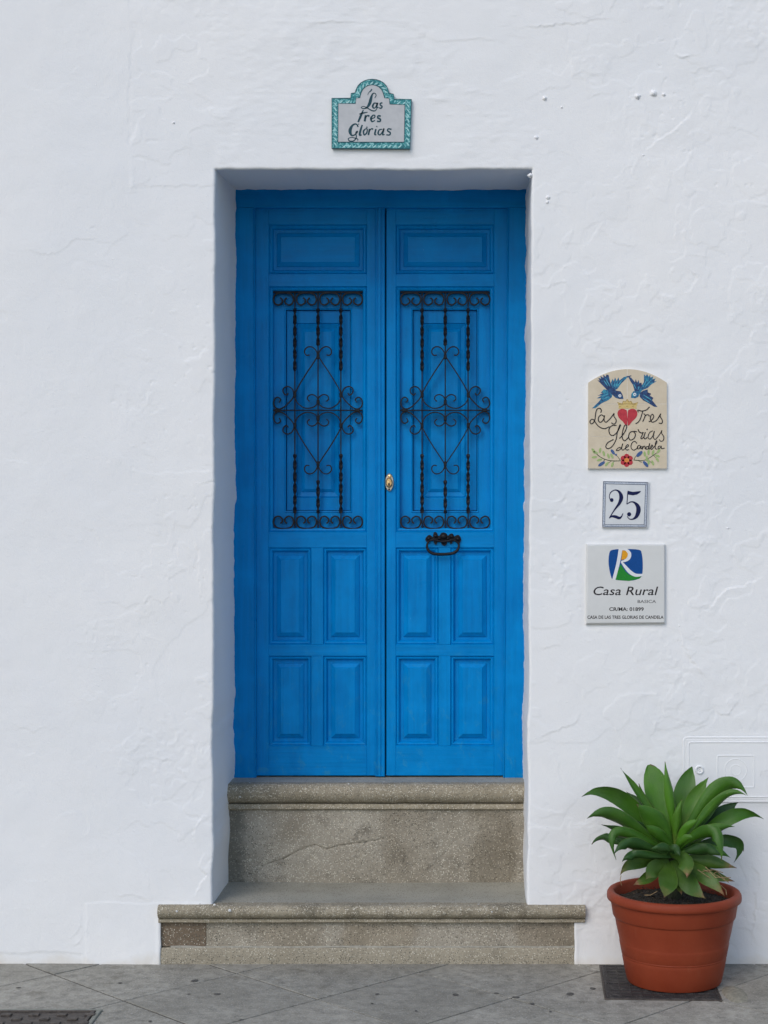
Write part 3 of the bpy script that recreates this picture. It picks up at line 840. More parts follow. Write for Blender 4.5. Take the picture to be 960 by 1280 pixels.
# ---------------------------------------------------------------- blue double door
YF, YL = .54, .562           # front of the posts, front of the leaves
door = empty("double_door", (WX(476, YL), YL, zu0), "weathered bright blue panelled double door with black iron grilles", "door"); door["kind"] = "thing"
def dx(px): return WX(px, YL)
def dz(py): return WZ(py, YL)
fr = MB()
xi = lambda t: 317.8
def post(pts): m_ = MB(); prism(m_, pts, YF, YF + .07); return m_
zb_ = WZ(975.5, YF)
L_in_t, L_in_b = WX(316.5, YF), WX(318.5, YF); R_in_t, R_in_b = WX(636.6, YF), WX(630.8, YF)
hz = WZ(259.5, YF)
post([(XL - .04, zb_), (L_in_b, zb_), (L_in_t, hz - .001), (XL - .04, hz - .001)]).build("door_post", M_BLUE, door)
post([(R_in_b, zb_), (XR + .05, zb_), (XR + .05, hz - .001), (R_in_t, hz - .001)]).build("door_post", M_BLUE, door)
hb = MB(); hb.box(XL - .04, YF - .001, hz, XR + .05, YF + .07, ZTOP + .12, .002); hb.build("lintel_board", M_BLUEH, door)
bd = MB()
for (xa, xb) in ((L_in_t, L_in_b), (R_in_t - .006, R_in_b - .006)):
    V = []; 
    for zz, x in ((hz, xa), (zb_ + .012, xb)):
        V += [(x, YF - .0, zz), (x + .003, YF - .0035, zz), (x + .006, YF, zz), (x + .006, YF + .02, zz), (x, YF + .02, zz)]
    bd.add(V, [(k, (k + 1) % 5, 5 + (k + 1) % 5, 5 + k) for k in range(5)])
bd.build("frame_bead", M_BLUE, door)

PROF = [(0, 0), (.0035, .006), (.0065, .0035), (.011, .0045), (.0165, .013), (.0185, .020), (.031, .020), (.0325, .016), (.047, .0065), (.0500, .0035)]
def leaf(off, stL, stR, right):
    lf = bpy.data.objects.new("door_leaf", None); scene.collection.objects.link(lf); lf.parent = door
    T = .045
    def b(name, x0, y0, x1, y1, mat, f=0.0, c=.0012):
        m_ = MB(); m_.box(dx(x0), YL + f, dz(y1), dx(x1), YL + T, dz(y0), c); return m_.build(name, mat, lf)
    xa, xb = stL[1], stR[0]
    b("stile", stL[0], 256, stL[1], 969.5, M_BLUE); b("stile", stR[0], 256, stR[1], 969.5, M_BLUE)
    g = .02
    for (t0, t1) in ((256, 280.8), (342.3, 358), (665, 684.6), (805.8, 820), (932.5, 969.5)):
        b("rail", xa + g, t0, xb - g, t1, M_BLUEH, .0003)
    mu0, mu1 = 389 + off, 404 + off
    b("mullion", mu0, 684.7, mu1, 805.7, M_BLUE, .0003); b("mullion", mu0, 820.1, mu1, 932.4, M_BLUE, .0003)
    def panel(x0, y0, x1, y1):
        m_ = MB(); nested(m_, dx(x0), dz(y1), dx(x1), dz(y0), PROF[:7], YL, cap=False); m_.build("moulding", M_BLUE, lf)
        m_ = MB(); nested(m_, dx(x0), dz(y1), dx(x1), dz(y0), PROF[6:], YL); m_.build("raised_panel", M_BLUEH if x1 - x0 > y1 - y0 else M_BLUE, lf)
    panel(xa, 280.8, xb, 342.3)
    for y0, y1 in ((684.6, 805.8), (820, 932.5)):
        panel(xa, y0, mu0, y1); panel(mu1, y0, xb, y1)
    # window with its fixed inner shutter
    x0, x1, y0, y1 = xa, xb, 358, 665
    m_ = MB(); nested(m_, dx(x0), dz(y1), dx(x1), dz(y0), [(0, 0), (.0035, .006), (.0065, .0035), (.012, .006), (.0165, .010), (.0172, .030)], YL, cap=False)
    m_.build("moulding", M_BLUE, lf)
    # inner rebate ledge
    X0, X1, Z0, Z1 = dx(x0) + .0172, dx(x1) - .0172, dz(y1) + .0172, dz(y0) - .0172
    a0, a1, b0, b1 = dx(354.5 + off), dx(439.5 + off), dz(640.5), dz(384)
    V = []
    for (p0, p1, q0, q1, yy) in ((X0, X1, Z0, Z1, YL + .030), (a0, a1, b0, b1, YL + .030), (a0 + .002, a1 - .002, b0 + .002, b1 - .002, YL + .027), (a0 + .006, a1 - .006, b0 + .006, b1 - .006, YL + .029), (a0 + .007, a1 - .007, b0 + .007, b1 - .007, YL + .052)):
        V += [(p0, yy, q0), (p1, yy, q0), (p1, yy, q1), (p0, yy, q1)]
    Fc = [(4 * i + k, 4 * i + (k + 1) % 4, 4 * i + 4 + (k + 1) % 4, 4 * i + 4 + k) for i in range(4) for k in range(4)]
    mesh_obj("window_rebate", V, Fc, M_BLUE, lf)
    s0, s1, t0, t1 = a0 + .0095, a1 - .0095, b0 + .0095, b1 - .0095
    m0, m1, n0, n1 = dx(369 + off), dx(423.5 + off), dz(622), dz(402)
    V = []; ys = YL + .044
    for (p0, p1, q0, q1, yy) in ((s0, s1, t0, t1, ys + .01), (s0, s1, t0, t1, ys), (m0, m1, n0, n1, ys), (m0 + .003, m1 - .003, n0 + .003, n1 - .003, ys + .006), (m0 + .006, m1 - .006, n0 + .006, n1 - .006, ys + .004),
                                 (m0 + .022, m1 - .022, n0 + .024, n1 - .024, ys + .012), (m0 + .0235, m1 - .0235, n0 + .0255, n1 - .0255, ys + .010), (m0 + .034, m1 - .034, n0 + .036, n1 - .036, ys + .004), (m0 + .0355, m1 - .0355, n0 + .0375, n1 - .0375, ys + .0035)):
        V += [(p0, yy, q0), (p1, yy, q0), (p1, yy, q1), (p0, yy, q1)]
    k_ = len(V) // 4
    Fc = [(4 * i + k, 4 * i + (k + 1) % 4, 4 * i + 4 + (k + 1) % 4, 4 * i + 4 + k) for i in range(k_ - 1) for k in range(4)] + [(4 * k_ - 4, 4 * k_ - 3, 4 * k_ - 2, 4 * k_ - 1)]
    mesh_obj("shutter_panel", V, Fc, M_BLUE, lf)
    m_ = MB(); m_.box(dx(stL[0] + 1), YL + .056, dz(960), dx(stR[1] - 1), YL + .066, dz(258), .001); m_.build("back_board", M_BLUE, lf)
    if not right:      # cover strip with its beads
        m_ = MB()
        xa_, xb_ = dx(469.2), dx(481.3)
        pr = [(xa_, 0), (xa_, -.006), (xa_ + .003, -.009), (xa_ + .006, -.009), (xa_ + .0075, -.006), (xa_ + .011, -.006), (xa_ + .0125, -.010), (xa_ + .022, -.010), (xa_ + .0235, -.006), (xa_ + .027, -.006), (xa_ + .029, -.009), (xb_ - .004, -.009), (xb_, -.005), (xb_, .03), (xa_, .03)]
        V = [(x, YL + y, dz(970)) for x, y in pr] + [(x, YL + y, dz(258)) for x, y in pr]; m__ = len(pr)
        mesh_obj("cover_strip", V, [(k, (k + 1) % m__, m__ + (k + 1) % m__, m__ + k) for k in range(m__)] + [tuple(range(m__))[::-1], tuple(range(m__, 2 * m__))], M_BLUE, lf)
    return lf
leafL = leaf(0, (314, 336), (458.5, 469.3), False)
leafR = leaf(159.2, (483, 494.8), (617.6, 641), True)

# iron grilles ---------------------------------------------------------
YG = YL + .012
def g3(a, b): return (330 + a / 6.857, 350 + b / 6.857)        # traced points of the grille, region coordinates
def twisted(mb, x, z0, z1, r=.0072, phase=0):
    n_ = max(4, int(abs(z1 - z0) / .0042)); V = []; Fc = []
    for i in range(n_ + 1):
        z = z0 + (z1 - z0) * i / n_; a = (z - z0) / .048 * math.pi / 2 * 2 + phase
        rr_ = r * (1 if 0 < i < n_ else .7)
        for k, (ux, uy) in enumerate(((1, .48), (-1, .48), (-1, -.48), (1, -.48))):
            V.append((x + rr_ * (ux * math.cos(a) - uy * math.sin(a)), YG + rr_ * (ux * math.sin(a) + uy * math.cos(a)), z))
    for i in range(n_):
        for k in range(4): k2 = (k + 1) % 4; Fc.append((4 * i + k, 4 * i + k2, 4 * i + 4 + k2, 4 * i + 4 + k))
    mb.add(V, Fc)
SC_TOP = [(138, 150), (153, 164), (154, 190), (128, 210), (108, 207), (94, 196), (84, 160), (100, 122), (135, 108), (165, 106)]
CY = 1115.0
C_HEART = [(388, 640), (362, 642), (346, 622), (350, 592), (378, 570), (415, 575), (445, 605), (456, 640), (445, 672), (360, 800), (285, 925), (264, 985), (280, 1045), (325, 1085), (370, 1098), (420, 1088), (452, 1062), (461, 1030), (445, 996), (410, 980), (378, 992), (370, 1018), (390, 1040)]
C_SIDE = [(205, 968), (190, 985), (165, 965), (162, 932), (195, 911), (232, 925), (254, 965), (248, 1005), (205, 1055), (165, 1090), (125, 1104), (92, 1088), (80, 1055), (90, 1018), (115, 1003), (140, 1022), (128, 1048)]
def grille(off):
    gr = bpy.data.objects.new("grille", None); scene.collection.objects.link(gr); gr.parent = door
    cxz = 461.0
    def W(p): 
        a, b = g3(*p); return (dx(a + off), dz(b))
    def sc(pts, w=.0046, d=.010, name="scroll"):
        m_ = MB(); strip(m_, catmull([W(p) for p in pts], 6), w, YG - d / 2, YG + d / 2); m_.build(name, M_IRON, gr, smooth=40)
    # frame-end bars and the middle bar
    for yb_, w in ((101, .0055), (1115, .0048), (CY * 2 - 93 + 6, .0055)):
        m_ = MB(); a, b = W((76, yb_)), W((842, yb_)); m_.box(a[0], YG - .006, a[1] - w / 2, b[0], YG + .006, a[1] + w / 2, .001); m_.build("cross_bar", M_IRON, gr)
    # verticals
    for k, xz in enumerate((262, 461, 657)):
        m_ = MB()
        tz = (240, 780) if k != 1 else (240, 560)
        bz = (1490, 2000) if k != 1 else (1715, 2000)
        a = W((xz, 0))[0]
        f = lambda v: W((0, v))[1]
        twisted(m_, a, f(tz[0]), f(tz[1]), .0070); twisted(m_, a, f(bz[0]), f(bz[1]), .0070)
        m_.box(a - .0025, YG - .003, f(tz[1]) - .0, a + .0025, YG + .003, f(bz[0]), .0008)
        m_.box(a - .0025, YG - .0029, f(102), a + .0025, YG + .0029, f(tz[0]) - .0, .0008)
        m_.box(a - .0025, YG - .0029, f(bz[1]), a + .0025, YG + .0029, f(2136), .0008)
        m_.build("twisted_bar", M_IRON, gr)
    # little scrolls top and bottom
    for cx_ in (165, 362, 562, 757):
        for s in (1, -1):
            m_ = MB()
            for mir in (1, -1):
                pts = []
                for (a, b) in SC_TOP:
                    aa = cx_ + (a - 165) * mir * 1.06
                    bb = b if s == 1 else 2 * CY - b + 6
                    pts.append(W((aa, bb)))
                strip(m_, catmull(pts, 5), .0062, YG - .0052 - .0004 * mir, YG + .0052)
            m_.build("scroll", M_IRON, gr, smooth=40)
    for s in (1, -1):
        for mir in (1, -1):
            t = lambda p: (cxz + (p[0] - cxz) * mir, p[1] if s == 1 else 2 * CY - p[1])
            sc([t(p) for p in C_HEART]); sc([t(p) for p in C_SIDE], .0050)
        for (a, b) in ((262, 985), (657, 985), (461, 655), (461, 1045)):
            p = W((a, b if s == 1 else 2 * CY - b)); m_ = MB(); m_.box(p[0] - .0062, YG - .0075, p[1] - .010, p[0] + .0062, YG + .0075, p[1] + .010, .002); m_.build("collar", M_IRON, gr)
    for a in (110, 800):
        p = W((a, CY)); m_ = MB(); m_.box(p[0] - .010, YG - .0072, p[1] - .0065, p[0] + .010, YG + .0072, p[1] + .0065, .002); m_.build("collar", M_IRON, gr)
grille(0); grille(159.3)

# brass lock with pull knob, on the right leaf
kc = (dx(486.8), dz(603))
kb = MB(); V = []
def disc(mb, cx, cz, rx, rz, rings_, n_=28):
    V = []; Fc = []
    for q, yy in rings_:
        for k in range(n_):
            a = 2 * math.pi * k / n_; V.append((cx + rx * q * math.cos(a), yy, cz + rz * q * math.sin(a)))
    for i in range(len(rings_) - 1):
        for k in range(n_): k2 = (k + 1) % n_; Fc.append((i * n_ + k, i * n_ + k2, (i + 1) * n_ + k2, (i + 1) * n_ + k))
    Fc.append(tuple((len(rings_) - 1) * n_ + k for k in range(n_)))
    mb.add(V, Fc)
lock = bpy.data.objects.new("door_lock", None); scene.collection.objects.link(lock); lock.parent = door
m_ = MB(); disc(m_, kc[0], kc[1], .0178, .0375, [(1, YL + .001), (1, YL - .006), (.9, YL - .010), (.82, YL - .010)]); m_.build("escutcheon", M_STEEL, lock, smooth=40)
m_ = MB(); disc(m_, kc[0] - .001, kc[1] - .001, .0145, .0215, [(1, YL - .009), (1, YL - .018), (.92, YL - .024), (.7, YL - .027), (.66, YL - .025), (.1, YL - .0255)]); m_.build("lock_cylinder", M_BRASS, lock, smooth=50)
m_ = MB(); disc(m_, kc[0] - .001, kc[1] - .009, .004, .006, [(1, YL - .024), (1, YL - .0272), (.2, YL - .0275)]); m_.build("keyhole", M_KEYHOLE, lock)
m_ = MB(); disc(m_, kc[0] + .002, kc[1] + .025, .007, .006, [(1, YL - .009), (1, YL - .012), (.5, YL - .014), (.1, YL - .014)]); m_.build("screw", M_BRASS, lock, smooth=50)
m_ = MB(); disc(m_, kc[0] - .001, kc[1] - .029, .004, .004, [(1, YL - .009), (1, YL - .011), (.3, YL - .0112)]); m_.build("screw", M_KEYHOLE, lock)

# black iron knocker: leafy back plate and an oval ring
kn = bpy.data.objects.new("door_knocker", None); scene.collection.objects.link(kn); kn.parent = door
def k4(a, b): return (dx(522 + a / 13.714), dz(655 + b / 13.714))
pl = [(130, 265), (165, 205), (205, 185), (240, 205), (262, 225), (275, 150), (305, 135), (335, 160), (345, 195), (375, 200), (400, 160), (445, 145), (490, 160), (520, 200), (550, 175), (590, 160), (615, 185), (615, 215), (640, 205), (690, 185), (730, 215), (745, 265), (725, 320), (690, 330), (655, 295), (610, 285), (590, 330), (560, 345), (545, 300), (510, 300), (500, 345), (455, 375), (410, 345), (395, 300), (350, 290), (325, 350), (290, 345), (270, 285), (225, 285), (185, 330), (160, 310)]
m_ = MB()
prism(m_, catmull([k4(*p) for p in pl], 2, closed=True), YL - .007, YL - .001)
m_.build("back_plate", M_IRON, kn)
for (a, b, r) in ((195, 250, .011), (310, 205, .010), (450, 215, .015), (450, 310, .010), (585, 215, .010), (690, 255, .011), (375, 250, .008), (520, 250, .008)):
    m_ = MB(); c_ = k4(a, b); disc(m_, c_[0], c_[1], r, r * .9, [(1, YL - .006), (.85, YL - .011), (.4, YL - .015), (.1, YL - .0155)], 10)
    m_.build("boss", M_IRON, kn, smooth=True)
ring = [(200, 290), (170, 340), (165, 400), (195, 460), (250, 500), (330, 515), (430, 518), (530, 512), (620, 495), (680, 450), (705, 395), (700, 340), (660, 295), (590, 275), (540, 285), (430, 300), (330, 285), (270, 270)]
pts = catmull([k4(*p) for p in ring], 4, closed=True)
m_ = MB(); rad = [.0042 + .0022 * max(0, min(1, (k4(0, 330)[1] - p[1]) / .035)) for p in pts] ; 
tube(m_, [(p[0], YL - .020 - .004 * max(0, min(1, (k4(0, 330)[1] - p[1]) / .05)), p[1]) for p in pts] + [(pts[0][0], YL - .020, pts[0][1])], rad + [rad[0]], 8)
m_.build("ring_handle", M_IRON, kn, smooth=True)

# ---------------------------------------------------------------- ceramic name plaque over the door
def poly_from(pts, s, ox, oy, y=0.0, smooth_n=0, closed=True):
    q = [(ox + a / s, oy + b / s) for a, b in pts]
    q = [(WX(a, y), WZ(b, y)) for a, b in q]
    return catmull(q, smooth_n, closed) if smooth_n else q
def pen(mb, pts, s, ox, oy, w, y0, y1, n_=6):
    """brush stroke; pts may carry their own width (region pixels)"""
    q = []
    for p in pts:
        ww = (p[2] if len(p) > 2 else w)
        q.append((WX(ox + p[0] / s, y0), WZ(oy + p[1] / s, y0), ww / s / 330.0))
    strip(mb, catmull(q, n_) if len(q) > 2 else q, 0, y0, y1)
plaque = empty("name_plaque", P(465, 188, 0), "arched ceramic name plaque with teal border above the door, reading Las tres Glorias", "plaque")
S1 = (7.385, 400, 90)
outer = [(112, 712), (112, 250), (283, 250), (290, 205), (325, 200)] + [(333 + 150 * (1 - math.cos(a)) , 195 - 120 * math.sin(a)) for a in [k * math.pi / 12 for k in range(1, 12)]] + [(640, 205), (680, 212), (685, 258), (845, 260), (832, 716)]
inner = [(168, 655), (170, 300), (330, 300), (335, 248), (370, 248)] + [(376 + 107 * (1 - math.cos(a)), 235 - 108 * math.sin(a)) for a in [k * math.pi / 10 for k in range(1, 10)]] + [(597, 248), (640, 252), (645, 305), (785, 312), (778, 655)]
m_ = MB(); prism(m_, poly_from(outer, *S1), -.0125, .008); m_.build("plaque_body", M_TEAL, plaque)
m_ = MB(); prism(m_, poly_from(inner, *S1), -.0133, -.010); m_.build("plaque_face", M_TILEG, plaque)
m_ = MB(); q = poly_from(outer, *S1); strip(m_, q + [q[0]], .0022, -.0136, -.008); q = poly_from(inner, *S1); strip(m_, q + [q[0]], .0024, -.0139, -.010); m_.build("border_line", M_INKTEAL, plaque)
M_SWIRL = ceramic("pale_teal_glaze", (.25, .52, .52), (.45, .68, .67), 90); rg = random.Random(3)
def along(poly, inn, n_):
    return
for (a, b, c_, d_) in [(140, 690, 140, 275, ), (200, 685, 760, 685), (810, 690, 812, 290), (160, 275, 290, 275), (700, 285, 800, 286)]:
    L_ = math.hypot(c_ - a, d_ - b); k_ = int(L_ / 44)
    for i in range(k_):
        t = (i + .5) / k_; x, z = a + (c_ - a) * t, b + (d_ - b) * t
        ux, uz = (c_ - a) / L_, (d_ - b) / L_
        rope = MB(); pen(rope, [(x - ux * 18 - uz * 14, z - uz * 18 + ux * 14, 3), (x - uz * 3, z + ux * 3, 13), (x + ux * 18 + uz * 14, z + uz * 18 - ux * 14, 3)], *S1, 6, -.0132, -.012, 3); rope.build('border_swirl', M_SWIRL, plaque)
for i in range(9):
    a = math.pi * (i + .6) / 9.5; cx_, cz_ = 483 - 130 * math.cos(a), 215 - 112 * math.sin(a)
    ux, uz = math.sin(a), -math.cos(a)
    rope = MB(); pen(rope, [(cx_ - ux * 16 - uz * 14, cz_ - uz * 16 + ux * 14, 3), (cx_, cz_, 13), (cx_ + ux * 16 + uz * 14, cz_ + uz * 16 - ux * 14, 3)], *S1, 6, -.0132, -.012, 3); rope.build('border_swirl', M_SWIRL, plaque)
L1 = [[(478, 158, 10), (470, 172, 8), (450, 190, 4), (440, 212, 3)], [(505, 240, 4), (518, 215, 6), (505, 195, 6), (484, 204, 10), (470, 245, 20), (458, 290, 22), (432, 328, 12), (398, 338, 6), (380, 326, 5), (405, 318, 5), (440, 334, 7), (480, 356, 9), (510, 356, 7), (526, 334, 4)],
      [(524, 288, 8), (500, 288, 10), (486, 316, 14), (500, 334, 8), (520, 312, 7), (530, 284, 12), (524, 326, 12), (542, 326, 4)],
      [(576, 284, 10), (556, 290, 9), (558, 306, 10), (573, 318, 10), (564, 334, 9), (546, 330, 9)],
      [(400, 350, 6), (378, 400, 16), (352, 462, 12)], [(362, 388, 6), (400, 378, 10), (440, 370, 4)],
      [(422, 398, 14), (412, 456, 15)], [(416, 425, 7), (438, 402, 10), (456, 408, 14)],
      [(472, 434, 6), (502, 420, 8), (506, 402, 9), (488, 400, 9), (470, 428, 15), (480, 457, 11), (508, 446, 6)],
      [(560, 408, 13), (538, 404, 10), (533, 422, 13), (556, 436, 13), (553, 456, 10), (526, 454, 12)],
      [(352, 506, 10), (334, 480, 9), (300, 492, 14), (277, 540, 24), (290, 582, 14), (320, 580, 9), (346, 548, 12), (330, 562, 6), (336, 600, 7), (312, 634, 8), (272, 636, 8), (262, 614, 6), (296, 604, 5), (346, 618, 7), (348, 636, 4)],
      [(356, 484, 3), (360, 476, 3), (350, 490, 2)], [(390, 488, 9), (376, 530, 14), (366, 580, 14), (386, 580, 5)],
      [(424, 522, 6), (402, 545, 12), (408, 580, 9), (430, 562, 10), (436, 528, 8), (422, 522, 6)], [(425, 520, 4), (432, 505, 4), (440, 516, 3)],
      [(458, 524, 12), (446, 582, 12)], [(452, 548, 6), (474, 524, 8), (490, 528, 13)],
      [(516, 526, 11), (506, 574, 12), (522, 580, 4)], [(522, 506, 11), (527, 500, 9)],
      [(574, 528, 7), (548, 534, 9), (536, 566, 12), (554, 580, 8), (578, 548, 8), (590, 522, 10), (578, 576, 11), (598, 576, 4)],
      [(660, 530, 11), (632, 524, 9), (624, 542, 11), (648, 560, 11), (642, 580, 9), (612, 580, 10)]]
m_ = MB()
for p in L1: pen(m_, [(q[0], q[1], q[2] * 1.2 + 1) for q in p], *S1, 8, -.0140, -.0128)
m_.build("lettering", M_INKTEAL, plaque)

# ---------------------------------------------------------------- bird tile panel
bird = empty("tile_sign", P(784, 586, 0), "cream arched tile panel with two blue birds, red heart and Las Tres Glorias de Candela", "sign")
S2 = (8.727, 730, 500); S3 = (8.727, 730, 458)
def arch(px): return 479 - 17.2 * (1 - ((px - 784) / 49.5) ** 2) if abs(px - 784) <= 49.5 else 479
gx = .55
cols = [(735, 783.6 - .3), (783.6 + .3, 833)]; rows = [(462, 505.2 - .25), (505.2 + .25, 545.6 - .2), (545.6 + .2, 585.6)]
m_ = MB(); prism(m_, [(WX(734.6), WZ(586)), (WX(833.4), WZ(586)), (WX(833.4), WZ(479))] + [(WX(a), WZ(arch(a) + .6)) for a in np.linspace(833, 735, 20)] + [(WX(734.6), WZ(479))], -.0110, .008)
m_.build("mortar_bed", simple("pale_grout", (.72, .70, .66), .9), bird)
for ci, (a, b) in enumerate(cols):
    for ri, (c_, d_) in enumerate(rows):
        if ri == 0: pts = [(WX(a), WZ(d_)), (WX(b), WZ(d_))] + [(WX(q), WZ(arch(q))) for q in np.linspace(b, a, 12)]
        else: pts = [(WX(a), WZ(d_)), (WX(b), WZ(d_)), (WX(b), WZ(c_)), (WX(a), WZ(c_))]
        m_ = MB(); cxm = sum(p[0] for p in pts) / len(pts); czm = sum(p[1] for p in pts) / len(pts)
        prism(m_, pts, -.0118, -.008); m_.build("tile", M_CREAM, bird)
YB = -.0124; M_FEATH = ceramic("pale_feather_glaze", (.03, .28, .42), (.10, .45, .55), 150)
def paint(name, polys, S, mat, y=YB, sm=2):
    for p in polys: m_ = MB(); prism(m_, poly_from(p, *S, smooth_n=sm), y, -.0115); m_.build(name, mat, bird)
def ell(cx, cz, rx, rz, ang, n_=10):
    return [(cx + rx * math.cos(t) * math.cos(ang) - rz * math.sin(t) * math.sin(ang), cz + rx * math.cos(t) * math.sin(ang) + rz * math.sin(t) * math.cos(ang)) for t in [2 * math.pi * k / n_ for k in range(n_)]]
bodyL = [(145, 155), (168, 158), (152, 128), (182, 138), (175, 106), (208, 128), (208, 92), (232, 118), (240, 92), (264, 96), (277, 150), (300, 230), (350, 268), (395, 275), (415, 308), (428, 357), (385, 358), (340, 345), (300, 308), (250, 262), (205, 215)]
wingL = [(300, 240), (290, 180), (310, 138), (322, 168), (335, 122), (352, 162), (372, 122), (382, 158), (430, 120), (478, 106), (452, 142), (402, 190), (362, 246), (330, 264)]
lowL = [(255, 262), (215, 252), (178, 292), (206, 290), (148, 322), (192, 320), (134, 352), (184, 350), (162, 384), (85, 460), (122, 458), (190, 404), (260, 372), (302, 336), (304, 300)]
bodyR = [(650, 90), (668, 108), (685, 88), (698, 115), (720, 95), (720, 126), (752, 112), (742, 146), (778, 132), (762, 166), (792, 162), (730, 200), (690, 238), (632, 262), (602, 300), (588, 336), (555, 350), (508, 346), (514, 302), (538, 272), (578, 276), (610, 240), (650, 172)]
wingR = [(548, 272), (530, 205), (502, 165), (478, 112), (512, 128), (552, 176), (560, 142), (576, 182), (590, 150), (602, 188), (620, 178), (630, 215), (615, 246), (580, 277)]
lowR = [(640, 268), (690, 254), (692, 286), (728, 300), (714, 322), (752, 345), (738, 372), (798, 446), (760, 442), (700, 404), (640, 372), (604, 336), (604, 294)]
paint("bird", [wingL, lowL], S3, M_BIRD, sm=1); paint("bird", [bodyL], S3, M_BIRDD, YB - .0002, 1)
paint("bird", [bodyR], S3, M_BIRD, sm=1); paint("bird", [wingR, lowR], S3, M_BIRDD, YB - .0002, 1)
m_ = MB()
for w_ in ([(215, 150), (260, 215)], [(235, 130), (285, 220)], [(335, 175), (330, 225)], [(370, 165), (345, 230)], [(420, 145), (365, 215)], [(190, 330), (262, 300)], [(205, 360), (275, 325)],
           [(690, 130), (650, 215)], [(730, 150), (665, 225)], [(540, 190), (570, 245)], [(600, 215), (590, 255)], [(650, 310), (740, 370)], [(640, 345), (720, 395)]):
    m_ = MB(); pen(m_, [(w_[0][0], w_[0][1], 3), ((w_[0][0] + w_[1][0]) / 2, (w_[0][1] + w_[1][1]) / 2, 9), (w_[1][0], w_[1][1], 3)], *S3, 6, YB - .0005, -.0115, 3)
    m_.build("feather_stroke", M_FEATH, bird)
paint("bird_eye", [ell(388, 323, 17, 17, 0)], S3, M_PW, YB - .0006, 1); paint("bird_eye", [ell(549, 309, 17, 18, 0)], S3, M_PW, YB - .0006, 1)
paint("bird_pupil", [ell(389, 324, 6, 6, 0), ell(550, 310, 6, 7, 0)], S3, M_BIRD, YB - .001, 1)
m_ = MB(); pen(m_, [(470, 118, 8), (495, 108, 12), (516, 100, 5)], *S3, 8, YB - .0005, -.0115); m_.build("twig", M_BIRDD, bird)
paint("crown", [[(362, 392), (412, 408), (428, 378), (452, 385), (470, 358), (488, 385), (512, 378), (530, 408), (588, 392), (568, 438), (572, 462), (372, 462), (376, 438)]], S3, M_GOLD, sm=0)
m_ = MB()
for p in ([(362, 392), (412, 410), (428, 378)], [(428, 378), (452, 388), (470, 358), (488, 388), (512, 378)], [(512, 378), (530, 410), (588, 392)], [(376, 414), (470, 408), (566, 414)], [(386, 440), (400, 432)], [(462, 440), (480, 432)], [(525, 440), (545, 430)]): pen(m_, p, *S3, 4, YB - .0004, -.0115, 3)
m_.build("crown_outline", ink("brown_line", (.22, .13, .03)), bird)
heart = [(466, 500), (448, 474), (410, 464), (374, 482), (361, 520), (378, 565), (420, 605), (466, 652)]
hr = [(936 - a + 4, b) for a, b in heart][::-1]
paint("heart", [heart], S3, M_RED, sm=2); paint("heart", [hr], S3, M_RED, sm=2)
pet = []
for k in range(6):
    a = math.radians(60 * k + 30); pet.append(ell(462 + 42 * math.cos(a), 660 + 42 * math.sin(a), 31, 30, a))
paint("flower", pet, S2, M_RED, YB, 1); paint("flower_centre", [ell(462, 658, 27, 25, 0)], S2, M_ORANGE, YB - .0005, 1)
m_ = MB()
for p in ([(400, 662, 7), (340, 664, 7), (270, 658, 7), (195, 632, 7), (140, 590, 7), (105, 552, 4)], [(540, 655, 7), (640, 660, 6), (700, 638, 6), (760, 600, 6), (815, 560, 4)], [(395, 655, 6), (370, 620, 5), (345, 598, 4)], [(545, 650, 6), (560, 620, 5), (575, 605, 4)],
          [(590, 660, 5), (630, 680, 5)], [(225, 650, 4), (205, 680, 4)], [(330, 664, 4), (305, 710, 4)], [(300, 662, 4), (250, 700, 4)], [(690, 640, 4), (740, 690, 4)], [(680, 645, 4), (700, 680, 4)], [(760, 600, 4), (795, 650, 4)]): pen(m_, p, *S2, 6, YB - .0003, -.0115)
m_.build("stem", M_DGREEN, bird)
lv = [(100, 552, -2.3), (172, 552, -1.4), (212, 585, -1.8), (262, 612, -1.9), (300, 612, -2.0), (165, 655, 2.9), (110, 625, 3.0), (245, 700, 2.2), (306, 705, 1.9), (120, 575, -2.9), (658, 590, -1.7), (700, 572, -1.5), (748, 575, -1.3), (808, 560, -.9), (795, 610, .4), (795, 650, 1.0), (700, 680, 1.6), (745, 688, 1.2), (680, 640, 1.6)]
paint("painted_leaf", [ell(a, b, 30, 13, c_) for a, b, c_ in lv], S2, M_LGREEN, YB - .0005, 1)
paint("bud", [ell(310, 568, 34, 16, .95), ell(188, 698, 44, 17, -.6), ell(600, 590, 44, 20, -.75), ell(668, 700, 42, 18, .85), ell(345, 598, 12, 10, 0)], S2, M_BUD, YB - .0007, 1)
